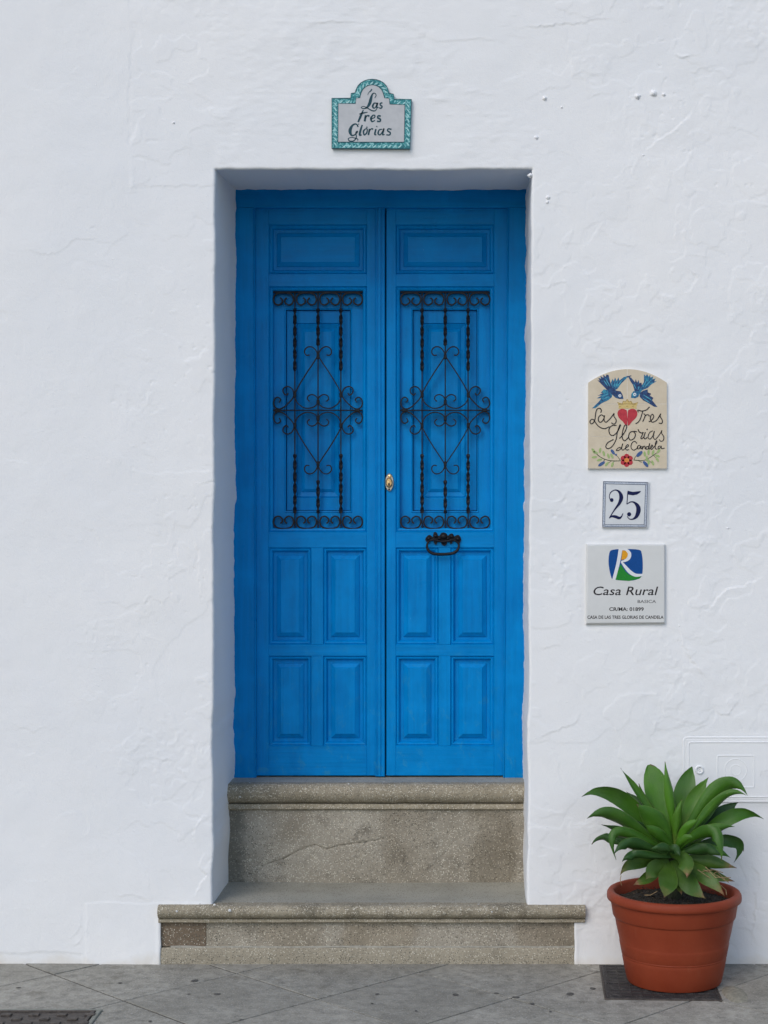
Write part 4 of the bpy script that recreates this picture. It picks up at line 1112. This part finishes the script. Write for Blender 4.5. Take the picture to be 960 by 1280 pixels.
L2 = [[(182, 138), (190, 112), (172, 90), (145, 98), (130, 130), (124, 175), (118, 215), (98, 252), (75, 258), (65, 236), (80, 212), (105, 215), (135, 260), (175, 298), (225, 312), (278, 290)],
      [(218, 178), (188, 162), (160, 188), (158, 228), (184, 242), (214, 208), (224, 168), (218, 216), (238, 242), (268, 220), (300, 185), (328, 145), (326, 175), (350, 215), (346, 248), (322, 262), (298, 248)],
      [(592, 134), (588, 110), (630, 120), (680, 108), (716, 74)], [(642, 118), (630, 160), (612, 212), (588, 244), (562, 258)],
      [(650, 148), (668, 166), (656, 202), (640, 236)], [(660, 184), (672, 168), (692, 160), (708, 166), (712, 180)], [(706, 232), (720, 234), (738, 218), (760, 186), (750, 156), (730, 170), (724, 212), (746, 242), (790, 222), (815, 188), (838, 148), (830, 176), (855, 224), (846, 256), (815, 250)],
      [(352, 280), (345, 276), (300, 282), (272, 322), (284, 374), (320, 386), (364, 346), (392, 292), (398, 270), (386, 282), (362, 360), (350, 430), (312, 500), (266, 530), (238, 512), (258, 466), (322, 430)],
      [(386, 420), (430, 372), (464, 304), (460, 272), (436, 292), (416, 380), (424, 430), (450, 442), (488, 402)], [(540, 342), (504, 352), (486, 400), (505, 436), (544, 420), (562, 374), (542, 342), (578, 346)],
      [(590, 318), (602, 346), (630, 360), (646, 352), (632, 386), (620, 416), (634, 422), (648, 404)], [(670, 350), (654, 402), (666, 424), (690, 406)], [(684, 326), (690, 318), (694, 314)],
      [(750, 336), (716, 354), (698, 404), (720, 426), (750, 392), (768, 338), (756, 400), (776, 430), (808, 398), (840, 352), (850, 330), (846, 360), (870, 400), (866, 438), (838, 450), (820, 430)],
      [(398, 514), (372, 524), (352, 550), (385, 546), (412, 510), (422, 474), (410, 530), (426, 546), (452, 524), (485, 502), (478, 486), (456, 508), (460, 544), (492, 540)],
      [(578, 474), (552, 450), (520, 474), (514, 520), (540, 546), (578, 528), (588, 508)], [(612, 494), (590, 500), (580, 525), (600, 532), (620, 500), (618, 530), (634, 526)],
      [(634, 500), (636, 536), (650, 506), (666, 506), (666, 532), (680, 528)], [(702, 506), (682, 510), (678, 534), (700, 530), (716, 470), (708, 536), (726, 522), (750, 502), (740, 490), (728, 510), (736, 540), (768, 506)],
      [(770, 506), (796, 460), (790, 444), (778, 480), (778, 528), (800, 536)], [(832, 500), (810, 510), (812, 536), (836, 516), (842, 500), (846, 530), (880, 524)]]
m_ = MB()
for k_, p in enumerate(L2): pen(m_, p, *S2, 10.5 if k_ < 13 else 9, YB - .0006, -.0115, 4)
m_.build("lettering", M_INK, bird)

# ---------------------------------------------------------------- house number tile
num = empty("house_number", P(781, 660, 0), "small square white tile with navy number 25 and thin grey blue border", "number tile")
S4 = (6.095, 720, 590)
m_ = MB(); V_ = poly_from([(197, 422), (204, 68), (552, 75), (541, 423)], *S4)
prism(m_, V_, -.0115, .006); m_.build("tile", M_TILEW, num)
m_ = MB()
for ins, w in ((5, 4), (22, 3.4)):
    q = [(197 + ins, 422 - ins), (204 + ins, 68 + ins), (552 - ins, 75 + ins), (541 - ins, 423 - ins)]
    for a, b in zip(q, q[1:] + q[:1]): pen(m_, [a, b], *S4, w, -.0121, -.011)
m_.build("border_line", ink("slate_line", (.05, .07, .13)), num)
m_ = MB()
q = [(197 + 13, 422 - 13), (204 + 13, 68 + 13), (552 - 13, 75 + 13), (541 - 13, 423 - 13)]
for a, b in zip(q, q[1:] + q[:1]): pen(m_, [a, b], *S4, 14, -.0118, -.011)
m_.build("border_band", M_BORD, num)
m_ = MB()
pen(m_, [(262, 212, 8), (254, 185, 5), (266, 154, 7), (298, 137, 8), (330, 152, 18), (345, 192, 30), (330, 238, 22), (292, 290, 10), (254, 350, 6)], *S4, 8, -.0124, -.011)
pen(m_, [(253, 352, 5), (272, 338, 14), (300, 340, 22), (328, 350, 20), (346, 340, 11), (358, 314, 4)], *S4, 8, -.01245, -.011)
prism(m_, poly_from(ell(270, 214, 14, 15, 0), *S4), -.0125, -.011)
m_.build("digit", M_NAVY, num)
m_ = MB()
prism(m_, poly_from([(391, 143), (430, 152), (492, 145), (484, 158), (462, 172), (430, 178), (393, 172)], *S4), -.0124, -.011)
pen(m_, [(394, 150, 6), (391, 200, 6), (388, 246, 6)], *S4, 6, -.01245, -.011)
pen(m_, [(388, 246, 4), (412, 229, 8), (440, 230, 12), (468, 256, 28), (476, 292, 34), (462, 336, 26), (436, 358, 12), (408, 358, 7), (390, 338, 6)], *S4, 8, -.0125, -.011)
prism(m_, poly_from(ell(402, 322, 16, 16, 0), *S4), -.0126, -.011)
m_.build("digit", M_NAVY, num)

# ---------------------------------------------------------------- lodging sign with the R emblem
sgn = empty("lodging_sign", P(781, 779, 0), "square pale sign with blue and green R emblem, reading Casa Rural", "sign")
q = [(72, 1158), (76, 548), (676, 548), (676, 1152)]
o_ = poly_from(q, *S4); cx_ = sum(p[0] for p in o_) / 4; cz_ = sum(p[1] for p in o_) / 4
inn = [(cx_ + (p[0] - cx_) * .965, cz_ + (p[1] - cz_) * .965) for p in o_]
V_ = [(p[0], .004, p[1]) for p in o_] + [(p[0], -.013, p[1]) for p in o_] + [(p[0], -.0175, p[1]) for p in inn]
mesh_obj("sign_plate", V_, [(k, (k + 1) % 4, 4 + (k + 1) % 4, 4 + k) for k in range(4)] + [(4 + k, 4 + (k + 1) % 4, 8 + (k + 1) % 4, 8 + k) for k in range(4)] + [(8, 9, 10, 11), (3, 2, 1, 0)], M_SIGN, sgn)
YS = -.0178
m_ = MB(); prism(m_, poly_from([(245, 700), (250, 620), (275, 592), (375, 586), (475, 592), (497, 620), (505, 700), (500, 780), (475, 812), (400, 828), (285, 818), (262, 790)], *S4, smooth_n=3), YS, -.0170); m_.build("emblem_field", M_LBLUE, sgn)
m_ = MB(); prism(m_, poly_from([(338, 700), (350, 722), (372, 755), (400, 780), (440, 795), (495, 795), (478, 812), (400, 829), (330, 824), (285, 818), (300, 790)], *S4), YS - .0003, -.0170); m_.build("emblem_hill", M_LGRN, sgn)
m_ = MB()
pen(m_, [(340, 584, 28), (322, 690, 26), (288, 822, 24)], *S4, 20, YS - .0006, -.017)
pen(m_, [(348, 590, 12), (382, 592, 18), (406, 622, 28), (400, 656, 26), (372, 676, 18), (344, 682, 10)], *S4, 20, YS - .00065, -.017)
pen(m_, [(346, 684, 12), (374, 720, 22), (412, 762, 28), (455, 786, 24), (506, 784, 16)], *S4, 20, YS - .0007, -.017)
m_.build("emblem_letter", M_PW, sgn)
m_ = MB(); prism(m_, poly_from([(350, 596), (376, 600), (392, 622), (388, 645), (370, 664), (341, 668)], *S4), YS - .0009, -.017); m_.build("emblem_sun", M_LORANGE, sgn)
def text(name, body, x0, x1, ytop, ybase, mat, parent, S=S4, y=YS, shear=0.0, bold=0.0):
    cu = bpy.data.curves.new(name, 'FONT'); cu.body = body; cu.size = 1; cu.shear = shear; cu.resolution_u = 3; cu.offset = bold
    o = bpy.data.objects.new(name, cu); scene.collection.objects.link(o)
    dg = bpy.context.evaluated_depsgraph_get(); me = bpy.data.meshes.new_from_object(o.evaluated_get(dg))
    bpy.data.objects.remove(o)
    co = [v.co.copy() for v in me.vertices]
    ax0, ax1 = min(v.x for v in co), max(v.x for v in co); h = .73
    X0, X1 = WX(S[1] + x0 / S[0]), WX(S[1] + x1 / S[0]); Zb, Zt = WZ(S[2] + ybase / S[0]), WZ(S[2] + ytop / S[0])
    V = [(X0 + (v.x - ax0) / (ax1 - ax0) * (X1 - X0), y, Zb + v.y / h * (Zt - Zb)) for v in co]
    Fc = [tuple(p.vertices) for p in me.polygons]
    # give the letters the thickness of a printed film
    n0 = len(V); V += [(a, y + .0004, c) for a, b, c in V]
    ec = {}
    for f in Fc:
        for i in range(len(f)):
            e_ = (f[i], f[(i + 1) % len(f)]); ec[e_] = 1
    side = [(a, b, b + n0, a + n0) for (a, b) in ec if (b, a) not in ec]
    bpy.data.meshes.remove(me)
    return mesh_obj(name, V, Fc + side, mat, parent)
text("lettering", "Casa Rural", 130, 622, 868, 936, M_INK, sgn, shear=.22, bold=.006)
text("lettering", "BASICA", 465, 606, 972, 996, M_GREYINK, sgn, bold=.015)
text("lettering", "CR/MA: 01899", 250, 512, 1028, 1056, M_INK, sgn, bold=.02)
text("lettering", "CASA DE LAS TRES GLORIAS DE CANDELA", 84, 662, 1091, 1116, M_INK, sgn, bold=.02)

# ---------------------------------------------------------------- painted-over meter hatch in the wall
hatch = empty("meter_hatch", P(920, 1001, 0), "whitewashed meter cupboard cover set flush in the wall behind the agave", "hatch")
S6 = (3.367, 720, 900)
def rbox(mb, x0, z0, x1, z1, r, w, h0, y):
    """raised rounded rectangular bead"""
    pts = []
    for (cx, cz, a0) in ((x1 - r, z1 - r, 0), (x0 + r, z1 - r, 90), (x0 + r, z0 + r, 180), (x1 - r, z0 + r, 270)):
        for k in range(4): a = math.radians(a0 + k * 30); pts.append((cx + r * math.cos(a), cz + r * math.sin(a)))
    m = len(pts); V = []; Fc = []
    for i, p in enumerate(pts):
        a, b = pts[i - 1], pts[(i + 1) % m]; tx, tz = b[0] - a[0], b[1] - a[1]; l = math.hypot(tx, tz); nx_, nz_ = tz / l, -tx / l
        for q, hh in ((-1, 0), (-.5, 1), (.5, 1), (1, 0)): V.append((p[0] + nx_ * w / 2 * q, y - hh * h0, p[1] + nz_ * w / 2 * q))
    for i in range(m):
        j = (i + 1) % m
        for k in range(3): Fc.append((4 * i + k, 4 * j + k, 4 * j + k + 1, 4 * i + k + 1))
    mb.add(V, Fc)
hx0, hx1, hz0, hz1 = WX(855), WX(990), WZ(1001.5), WZ(922)
m_ = MB(); m_.box(hx0 + .004, -.0035, hz0 + .004, hx1 - .004, .006, hz1 - .004, .002); m_.build("cover_plate", M_WALL, hatch)
m_ = MB(); rbox(m_, hx0, hz0, hx1, hz1, .012, .011, .0019, -.0015); rbox(m_, hx0 + .017, hz0 + .017, hx1 - .017, hz1 - .017, .010, .006, .002, -.0034); m_.build("rim", M_WALL, hatch, smooth=30)
m_ = MB(); rbox(m_, WX(896.5), WZ(984), WX(942.5), WZ(944.5), .006, .008, .0017, -.003); m_.build("square_frame", M_WALL, hatch, smooth=30)
def ringbead(mb, cx, cz, R, w, h, y, n_=32):
    V = []; Fc = []
    for k in range(n_):
        a = 2 * math.pi * k / n_
        for q, hh in ((-1, 0), (-.4, 1), (.4, 1), (1, 0)): V.append((cx + (R + q * w / 2) * math.cos(a), y - hh * h, cz + (R + q * w / 2) * math.sin(a)))
    for k in range(n_):
        k2 = (k + 1) % n_
        for j in range(3): Fc.append((4 * k + j, 4 * k2 + j, 4 * k2 + j + 1, 4 * k + j + 1))
    mb.add(V, Fc)
m_ = MB(); ringbead(m_, WX(919.6), WZ(962.4), .042, .007, .0013, -.003); ringbead(m_, WX(919.6), WZ(962.4), .020, .006, .0013, -.003); m_.build("moulded_ring", M_WALL, hatch, smooth=30)
m_ = MB(); ringbead(m_, WX(874), WZ(962), .013, .009, .007, -.002, 20); ringbead(m_, WX(874), WZ(962), .004, .006, .005, -.002, 12); m_.build("latch", M_WALL, hatch, smooth=30)
text("lettering", "AGUA", 770, 850, 205, 235, M_WALL, hatch, S6, -.0052)

# ---------------------------------------------------------------- covers let into the pavement
cov = empty("drain_cover", (.72, -.25, .0), "dark square drain cover in the paving under the terracotta pot", "drain cover")
m_ = MB(); m_.box(.522, -.466, -.012, .918, -.040, .006, .003); m_.build("cover_plate", M_COVER, cov)
m_ = MB()
for (a, b, c_, d_) in ((.515, -.473, .522, -.033), (.918, -.473, .925, -.033), (.522, -.473, .918, -.466), (.522, -.040, .918, -.033)): m_.box(a, b, -.012, c_, d_, .0045, .001)
m_.build("rim", M_GRATE, cov)
m_ = MB()
for k in range(11):
    x = .535 + k * .0375
    m_.box(x, -.455, .0055, x + .004, -.05, .0085, .0008)
for k in range(11):
    y = -.448 + k * .0385
    m_.box(.53, y, .0056, .915, y + .003, .0082, .0008)
m_.build("raised_grid", M_COVER, cov)
cov.rotation_euler = (0, 0, math.radians(-2.6))
gx0, gx1, gy1 = -1.86, -1.240, -.604
gra = empty("drain_grate", (-1.5, -.8, 0), "rusty patterned cast iron drain cover at the lower left edge of the paving", "drain cover")
m_ = MB(); m_.box(gx0, gy1 - .42, -.012, gx1, gy1, .003, .002); m_.build("cover_plate", M_GRATE, gra)
m_ = MB()
for a, b, c_, d_ in ((gx0 - .02, gy1, gx1 + .02, gy1 + .016), (gx1 + .002, gy1 - .42, gx1 + .018, gy1)): m_.box(a, b, -.012, c_, d_, .006, .002)
m_.build("rim", M_RIMCEM, gra)
m_ = MB(); m_.box(gx0, gy1 - .014, .0, gx1 - .0, gy1 - .002, .008, .001); m_.box(gx1 - .014, gy1 - .42, .0, gx1 - .002, gy1 - .014, .008, .001)
m_.build("rim", M_GRATE, gra)
for i in range(13):
    for j in range(8):
        if (i + j) % 2: continue
        x = gx0 + .03 + i * .047; y = gy1 - .036 - j * .047
        b_ = MB(); b_.box(x, y - .024, .0, x + .034, y, .0095, .002); b_.build("raised_block", M_GRATE, gra)
# lump of cement beside the pot
m_ = MB(); V = []; Fc = []; pc = (.972, -.40)
for i, (q, zz) in enumerate(((1, 0), (.85, .006), (.5, .010), (.15, .012))):
    for k in range(14):
        a = 2 * math.pi * k / 14; j = 1 + random.uniform(-.1, .1)
        V.append((pc[0] + .041 * q * j * math.cos(a), pc[1] + .105 * q * j * math.sin(a), zz + random.uniform(-.001, .002) * (i > 0)))
for i in range(3):
    for k in range(14): k2 = (k + 1) % 14; Fc.append((i * 14 + k, i * 14 + k2, i * 14 + 14 + k2, i * 14 + 14 + k))
Fc.append(tuple(42 + k for k in range(14)))
m_.add(V, Fc)
cp = m_.build("cement_patch", M_PATCH, None, smooth=True)
tag(cp, "small round lump of rough cement on the paving beside the pot", "cement patch")

# ---------------------------------------------------------------- plant pot
PX, PY = WX(842.5, -.25), -.25
pot = empty("plant_pot", (PX, PY, .0085), "round terracotta coloured pot with thick rim standing on the drain cover", "pot")
s_ = (D + PY) / F
def pz(py): return EYE - (py - VY) * s_
zrim = .337
m_ = MB()
rb, rt = .171, .226
H0 = .0090
def rr_at(z): return rb + (rt - rb) * (z - H0) / (.300 - H0)
prof = [(0.001, H0), (rb - .012, H0), (rb - .003, H0 + .002), (rb, H0 + .008)]
for zz in (.06, .078): prof.append((rr_at(zz), zz))
for zg in (.095, .150):
    prof += [(rr_at(zg) , zg - .001), (rr_at(zg) + .0002, zg + .003), (rr_at(zg) + .0002, zg + .007), (rr_at(zg) + .0002, zg + .009)]
    if zg == .095: prof += [(rr_at(.108), .108), (rr_at(.109) - .001, .110), (rr_at(.112), .113)]
prof += [(rr_at(.2), .2), (rr_at(.242), .242), (rr_at(.243) + .0035, .2440), (rr_at(.25) + .005, .249), (rr_at(.30) + .004, .302), (rr_at(.3) + .004, .31)]
lathe(m_, PX, PY, prof, 96); m_.build("pot_body", M_POT, pot, smooth=40)
m_ = MB()
ro = .243
lathe(m_, PX, PY, [(rr_at(.3), .302), (ro - .006, .303), (ro - .001, .307), (ro, .315), (ro - .001, .326), (ro - .006, .334), (ro - .014, .337), (ro - .024, .335), (ro - .028, .328), (ro - .034, .27)], 96)
m_.build("rim", M_POT, pot, smooth=50)
# soil
V = []; Fc = []; n_ = 72; rr_ = ro - .030; NR = 26
V.append((PX, PY, .30))
for i in range(1, NR + 1):
    for k in range(n_):
        a = 2 * math.pi * k / n_; r = rr_ * i / NR
        x, y = PX + r * math.cos(a), PY + r * math.sin(a)
        z = .293 + .018 * (1 - (i / NR) ** 2) + .010 * mnoise.noise(Vector((x * 30, y * 30, 0))) + .007 * mnoise.noise(Vector((x * 90, y * 90, 2)))
        V.append((x, y, z))
for k in range(n_): Fc.append((0, 1 + k, 1 + (k + 1) % n_))
for i in range(NR - 1):
    for k in range(n_): a = 1 + i * n_; Fc.append((a + k, a + n_ + k, a + n_ + (k + 1) % n_, a + (k + 1) % n_))
mesh_obj("soil", V, Fc, M_SOIL, pot)
m_ = MB(); rg = random.Random(12)
for k in range(420):
    a = rg.uniform(0, 6.28); r = rr_ * math.sqrt(rg.random()) * .96; x, y = PX + r * math.cos(a), PY + r * math.sin(a)
    z = .300 + .012 * (1 - (r / rr_) ** 2); s = rg.uniform(.002, .007)
    vs = [(x + rg.uniform(-s, s), y + rg.uniform(-s, s), z + rg.uniform(-s * .3, s)) for _ in range(5)]
    m_.add(vs, [(0, 1, 2), (0, 2, 3), (0, 3, 4), (0, 4, 1), (1, 2, 3), (1, 3, 4)])
o = m_.build("soil_crumb", simple("bark_crumb", (.05, .034, .02), .95, .8, 25), pot); o["kind"] = "stuff"

# ---------------------------------------------------------------- agave
ag = empty("agave", (PX, PY, .30), "green agave rosette with broad pointed leaves growing in the terracotta pot", "plant")
S5 = (4.085, 725, 950)
WPROF = [(0, .48), (.12, .44), (.28, .68), (.42, .93), (.53, 1.0), (.64, .93), (.76, .68), (.86, .38), (.92, .19), (.96, .08), (1, .015)]
def wprof(t):
    for (a, b), (c_, d_) in zip(WPROF[:-1], WPROF[1:]):
        if t <= c_: f = (t - a) / (c_ - a); f = f * f * (3 - 2 * f) if c_ > .9 else f; return b + (d_ - b) * f
    return .01
def agave_leaf(pts, w, ys, face=.6, mat=0, fold=.22, tipb=1.0):
    """pts: four region points from base to tip, ys: their depths relative to the pot axis"""
    C = [P(S5[1] + p[0] / S5[0], S5[2] + p[1] / S5[0], PY + y) for p, y in zip(pts, ys)]
    W_ = w * .93 / S5[0] * s_
    n_ = 30; mcr = 9; V = []; UV = []; Fc = []
    B = lambda t: C[0] * (1 - t) ** 3 + 3 * C[1] * t * (1 - t) ** 2 + 3 * C[2] * t * t * (1 - t) + C[3] * t ** 3
    prev = None
    rgl = random.Random(int(w * 31 + pts[3][0])); ph = rgl.uniform(0, 6)
    for i in range(n_ + 1):
        t = i / n_; p = B(t); T = (B(min(1, t + .01)) - B(max(0, t - .01))).normalized()
        vi = T.cross(Vector((0, 1, 0)))                      # lies across the leaf, in the wall plane
        if vi.length < .05: vi = Vector((1, 0, 0))
        vi.normalize()
        tipd = C[3] - C[0]; rad_ = Vector((tipd.x, tipd.y, 0))
        if rad_.length < .01: rad_ = Vector((0, -1, 0))
        vn = Vector((0, 0, 1)).cross(rad_).normalized()
        if vn.dot(vi) < 0: vn = -vn
        side = (vi * face + vn * (1 - face)); side -= T * side.dot(T); side.normalize()
        if prev is not None and side.dot(prev) < 0: side = -side
        if prev is not None: side = (side * .5 + prev * .5).normalized()
        prev = side
        nrm = side.cross(T).normalized()
        if nrm.z < 0 and abs(nrm.z) > .15: nrm = -nrm
        elif abs(nrm.z) <= .15 and nrm.y > 0: nrm = -nrm
        if i and nrm.dot(pn) < 0: nrm = -nrm
        pn = nrm
        hw = W_ / 2 * wprof(t) ** tipb
        thick = .0035 + .010 * (1 - t) ** 2
        for k in range(mcr):
            u = -1 + 2 * k / (mcr - 1)
            wave = .0025 * math.sin(t * 14 + ph + u * 2) * abs(u) * (t > .1)
            V.append(p + side * hw * u + nrm * (fold * hw * (u * u) * 1.3 + wave)); UV.append((.5 + u / 2, t))
        for k in range(mcr):
            u = 1 - 2 * k / (mcr - 1)
            wave = .0025 * math.sin(t * 14 + ph + u * 2) * abs(u) * (t > .1)
            V.append(p + side * hw * u + nrm * (fold * hw * (u * u) * 1.3 + wave - thick * min(1, hw / .01) * (1 - u * u * .93))); UV.append((.5 + u / 2, t))
    m = 2 * mcr
    for i in range(n_):
        for k in range(m): k2 = (k + 1) % m; Fc.append((i * m + k, i * m + k2, (i + 1) * m + k2, (i + 1) * m + k))
    Fc.append(tuple(range(m))[::-1]); Fc.append(tuple(n_ * m + k for k in range(m)))
    o = mesh_obj("leaf", V, Fc, M_LEAF[mat], ag, smooth=60)
    me = o.data; uvl = me.uv_layers.new(name="UVMap")
    lu = np.zeros(len(me.loops) * 2, np.float32); vi_ = np.zeros(len(me.loops), np.int32); me.loops.foreach_get("vertex_index", vi_)
    lu[0::2] = np.array(UV)[vi_, 0]; lu[1::2] = np.array(UV)[vi_, 1]; uvl.data.foreach_set("uv", lu)
    return o
LV = [
 # back fan
 ([(470, 440), (432, 280), (388, 110), (352, 24)], 150, (.02, .05, .08, .11), .98, 4, .10, .5),
 ([(495, 430), (508, 280), (535, 120), (573, 34)], 124, (.02, .05, .09, .12), .97, 0, .12, .72),
 ([(440, 430), (370, 320), (300, 220), (235, 160)], 78, (.02, .06, .10, .12), .8, 1, .2),
 ([(530, 440), (640, 350), (740, 250), (808, 216)], 92, (.02, .06, .09, .10), .75, 1, .2),
 ([(465, 440), (380, 300), (280, 150), (207, 40)], 50, (.0, .0, .0, .02), .55, 0, .5),
 ([(505, 440), (550, 280), (590, 170), (656, 88)], 96, (-.02, -.02, .0, .03), .85, 2, .2),
 ([(485, 450), (480, 280), (450, 130), (434, 8)], 54, (-.03, -.06, -.06, -.03), .8, 4, .35),
 # left side
 ([(455, 450), (300, 260), (160, 90), (8, 188)], 96, (.0, .0, -.02, -.04), .85, 0, .2),
 ([(450, 455), (240, 330), (150, 210), (34, 300)], 82, (-.02, -.04, -.08, -.10), .8, 0, .2),
 ([(430, 450), (260, 450), (120, 340), (60, 432)], 60, (.04, .06, .08, .08), .6, 1, .25),
 ([(450, 440), (380, 400), (300, 350), (228, 292)], 78, (.0, -.01, -.02, -.02), .7, 1, .2),
 ([(475, 450), (430, 370), (360, 280), (288, 226)], 120, (-.03, -.07, -.10, -.10), .85, 0, .25),
 ([(450, 460), (300, 400), (90, 270), (185, 510)], 66, (-.03, -.10, -.13, -.14), .85, 0, .25),
 ([(450, 475), (330, 460), (230, 370), (172, 485)], 72, (-.03, -.08, -.12, -.14), .75, 1, .2),
 ([(450, 470), (330, 470), (240, 410), (160, 395)], 66, (.0, .0, .0, .0), .7, 1, .2),
 # right side
 ([(490, 440), (620, 260), (760, -10), (858, 186)], 104, (-.01, -.03, -.04, -.06), .85, 0, .2),
 ([(500, 440), (640, 300), (740, 110), (848, 180)], 62, (-.02, -.05, -.07, -.10), .7, 0, .3),
 ([(520, 450), (680, 360), (800, 210), (938, 302)], 84, (-.01, -.01, .0, .02), .8, 4, .2),
 ([(490, 462), (620, 350), (730, 300), (722, 518)], 84, (-.04, -.13, -.18, -.20), .85, 0, .15),
 ([(500, 475), (580, 470), (660, 430), (730, 488)], 74, (-.03, -.08, -.10, -.10), .8, 1, .2),
 ([(520, 460), (720, 400), (890, 370), (785, 525)], 72, (.0, .02, .03, .03), .8, 1, .25),
 ([(540, 450), (720, 400), (830, 370), (836, 468)], 54, (.04, .07, .09, .10), .6, 1, .3),
 ([(480, 500), (600, 500), (700, 520), (800, 552)], 72, (-.01, -.03, -.05, -.05), .75, 3, .15),
 # lower skirt, browned tips
 ([(490, 500), (590, 560), (670, 600), (738, 694)], 86, (-.02, -.07, -.12, -.15), .9, 3, .1),
 ([(480, 510), (520, 600), (570, 660), (642, 708)], 100, (-.03, -.09, -.14, -.18), .9, 3, .1),
 ([(460, 520), (455, 580), (445, 640), (428, 704)], 116, (-.03, -.09, -.15, -.19), .95, 3, .1),
 ([(470, 485), (520, 490), (560, 530), (546, 604)], 92, (-.03, -.10, -.15, -.17), .9, 3, .1),
 ([(455, 515), (400, 545), (360, 555), (335, 612)], 92, (-.03, -.08, -.12, -.14), .85, 3, .1),
 ([(445, 510), (350, 520), (240, 500), (205, 590)], 74, (-.01, -.04, -.06, -.07), .8, 3, .15),
 ([(500, 480), (450, 450), (410, 445), (362, 452)], 56, (-.06, -.10, -.12, -.12), .8, 1, .3),
 ([(450, 470), (470, 445), (495, 450), (512, 492)], 50, (-.06, -.11, -.14, -.15), .8, 1, .3),
 ([(490, 470), (500, 420), (540, 390), (600, 395)], 60, (-.04, -.08, -.10, -.11), .8, 0, .3),
 ([(450, 450), (330, 330), (250, 240), (150, 170)], 70, (.03, .06, .07, .08), .75, 1, .2),
 ([(465, 450), (400, 330), (340, 250), (300, 120)], 60, (.0, .01, .03, .05), .7, 0, .3),
 ([(440, 460), (300, 420), (200, 350), (110, 330)], 60, (.02, .03, .02, .0), .7, 1, .25),
 ([(455, 490), (340, 500), (250, 460), (215, 520)], 60, (-.04, -.10, -.12, -.13), .7, 1, .25),
 ([(500, 450), (600, 390), (700, 330), (790, 340)], 66, (-.03, -.05, -.06, -.05), .8, 0, .25),
 ([(510, 440), (600, 320), (680, 230), (720, 170)], 70, (.03, .06, .09, .10), .75, 0, .2),
 ([(500, 470), (610, 450), (690, 440), (770, 500)], 60, (-.04, -.08, -.10, -.10), .75, 0, .25),
 ([(470, 450), (430, 400), (380, 370), (330, 330)], 70, (-.05, -.09, -.12, -.13), .8, 0, .3),
 ([(490, 450), (520, 380), (560, 330), (610, 300)], 62, (-.05, -.09, -.11, -.12), .8, 4, .3),
 ([(485, 440), (490, 360), (500, 270), (520, 200)], 56, (-.04, -.06, -.07, -.06), .8, 2, .35),
 ([(440, 520), (390, 580), (330, 610), (270, 640)], 64, (-.02, -.05, -.07, -.08), .8, 3, .2),
 ([(500, 520), (600, 560), (700, 600), (790, 620)], 60, (.0, -.01, -.02, -.02), .8, 3, .2),
 ([(485, 520), (500, 580), (500, 640), (520, 690)], 60, (-.02, -.05, -.08, -.11), .9, 3, .2),
 ([(485, 470), (480, 420), (440, 370), (420, 330)], 60, (-.02, -.04, -.05, -.05), .8, 0, .35),
]
for L_ in LV: agave_leaf(*L_)
m_ = MB()
pA = P(725 + 478 / 4.085, 950 + 480 / 4.085, PY - .01)
tube(m_, [(PX, PY, .28), (pA.x * .5 + PX * .5, PY + .02, (.28 + pA.z) / 2), (pA.x, PY + .03, pA.z - .01)], [.036, .032, .030], 14)
m_.build("stem", simple("woody_stem", (.035, .038, .018), .9, .4, 60, bump=.004), ag, smooth=True)
m_ = MB(); rg = random.Random(9)
for (a, b, c_, d_, e_, f_) in ((630, 560, 700, 590, 760, 625), (620, 570, 680, 560, 730, 575), (650, 600, 700, 570, 740, 610), (640, 545, 690, 600, 770, 600), (210, 590, 205, 610, 212, 640), (600, 560, 660, 600, 700, 640), (720, 640, 745, 665, 748, 690), (330, 690, 360, 690, 395, 670)):
    q = [P(S5[1] + x / S5[0], S5[2] + y / S5[0], PY - .10 + rg.uniform(-.02, .02)) for x, y in ((a, b), (c_, d_), (e_, f_))]
    tube(m_, [tuple(v) for v in q], .0014, 5)
m_.build("dry_twig", M_DRY, ag)
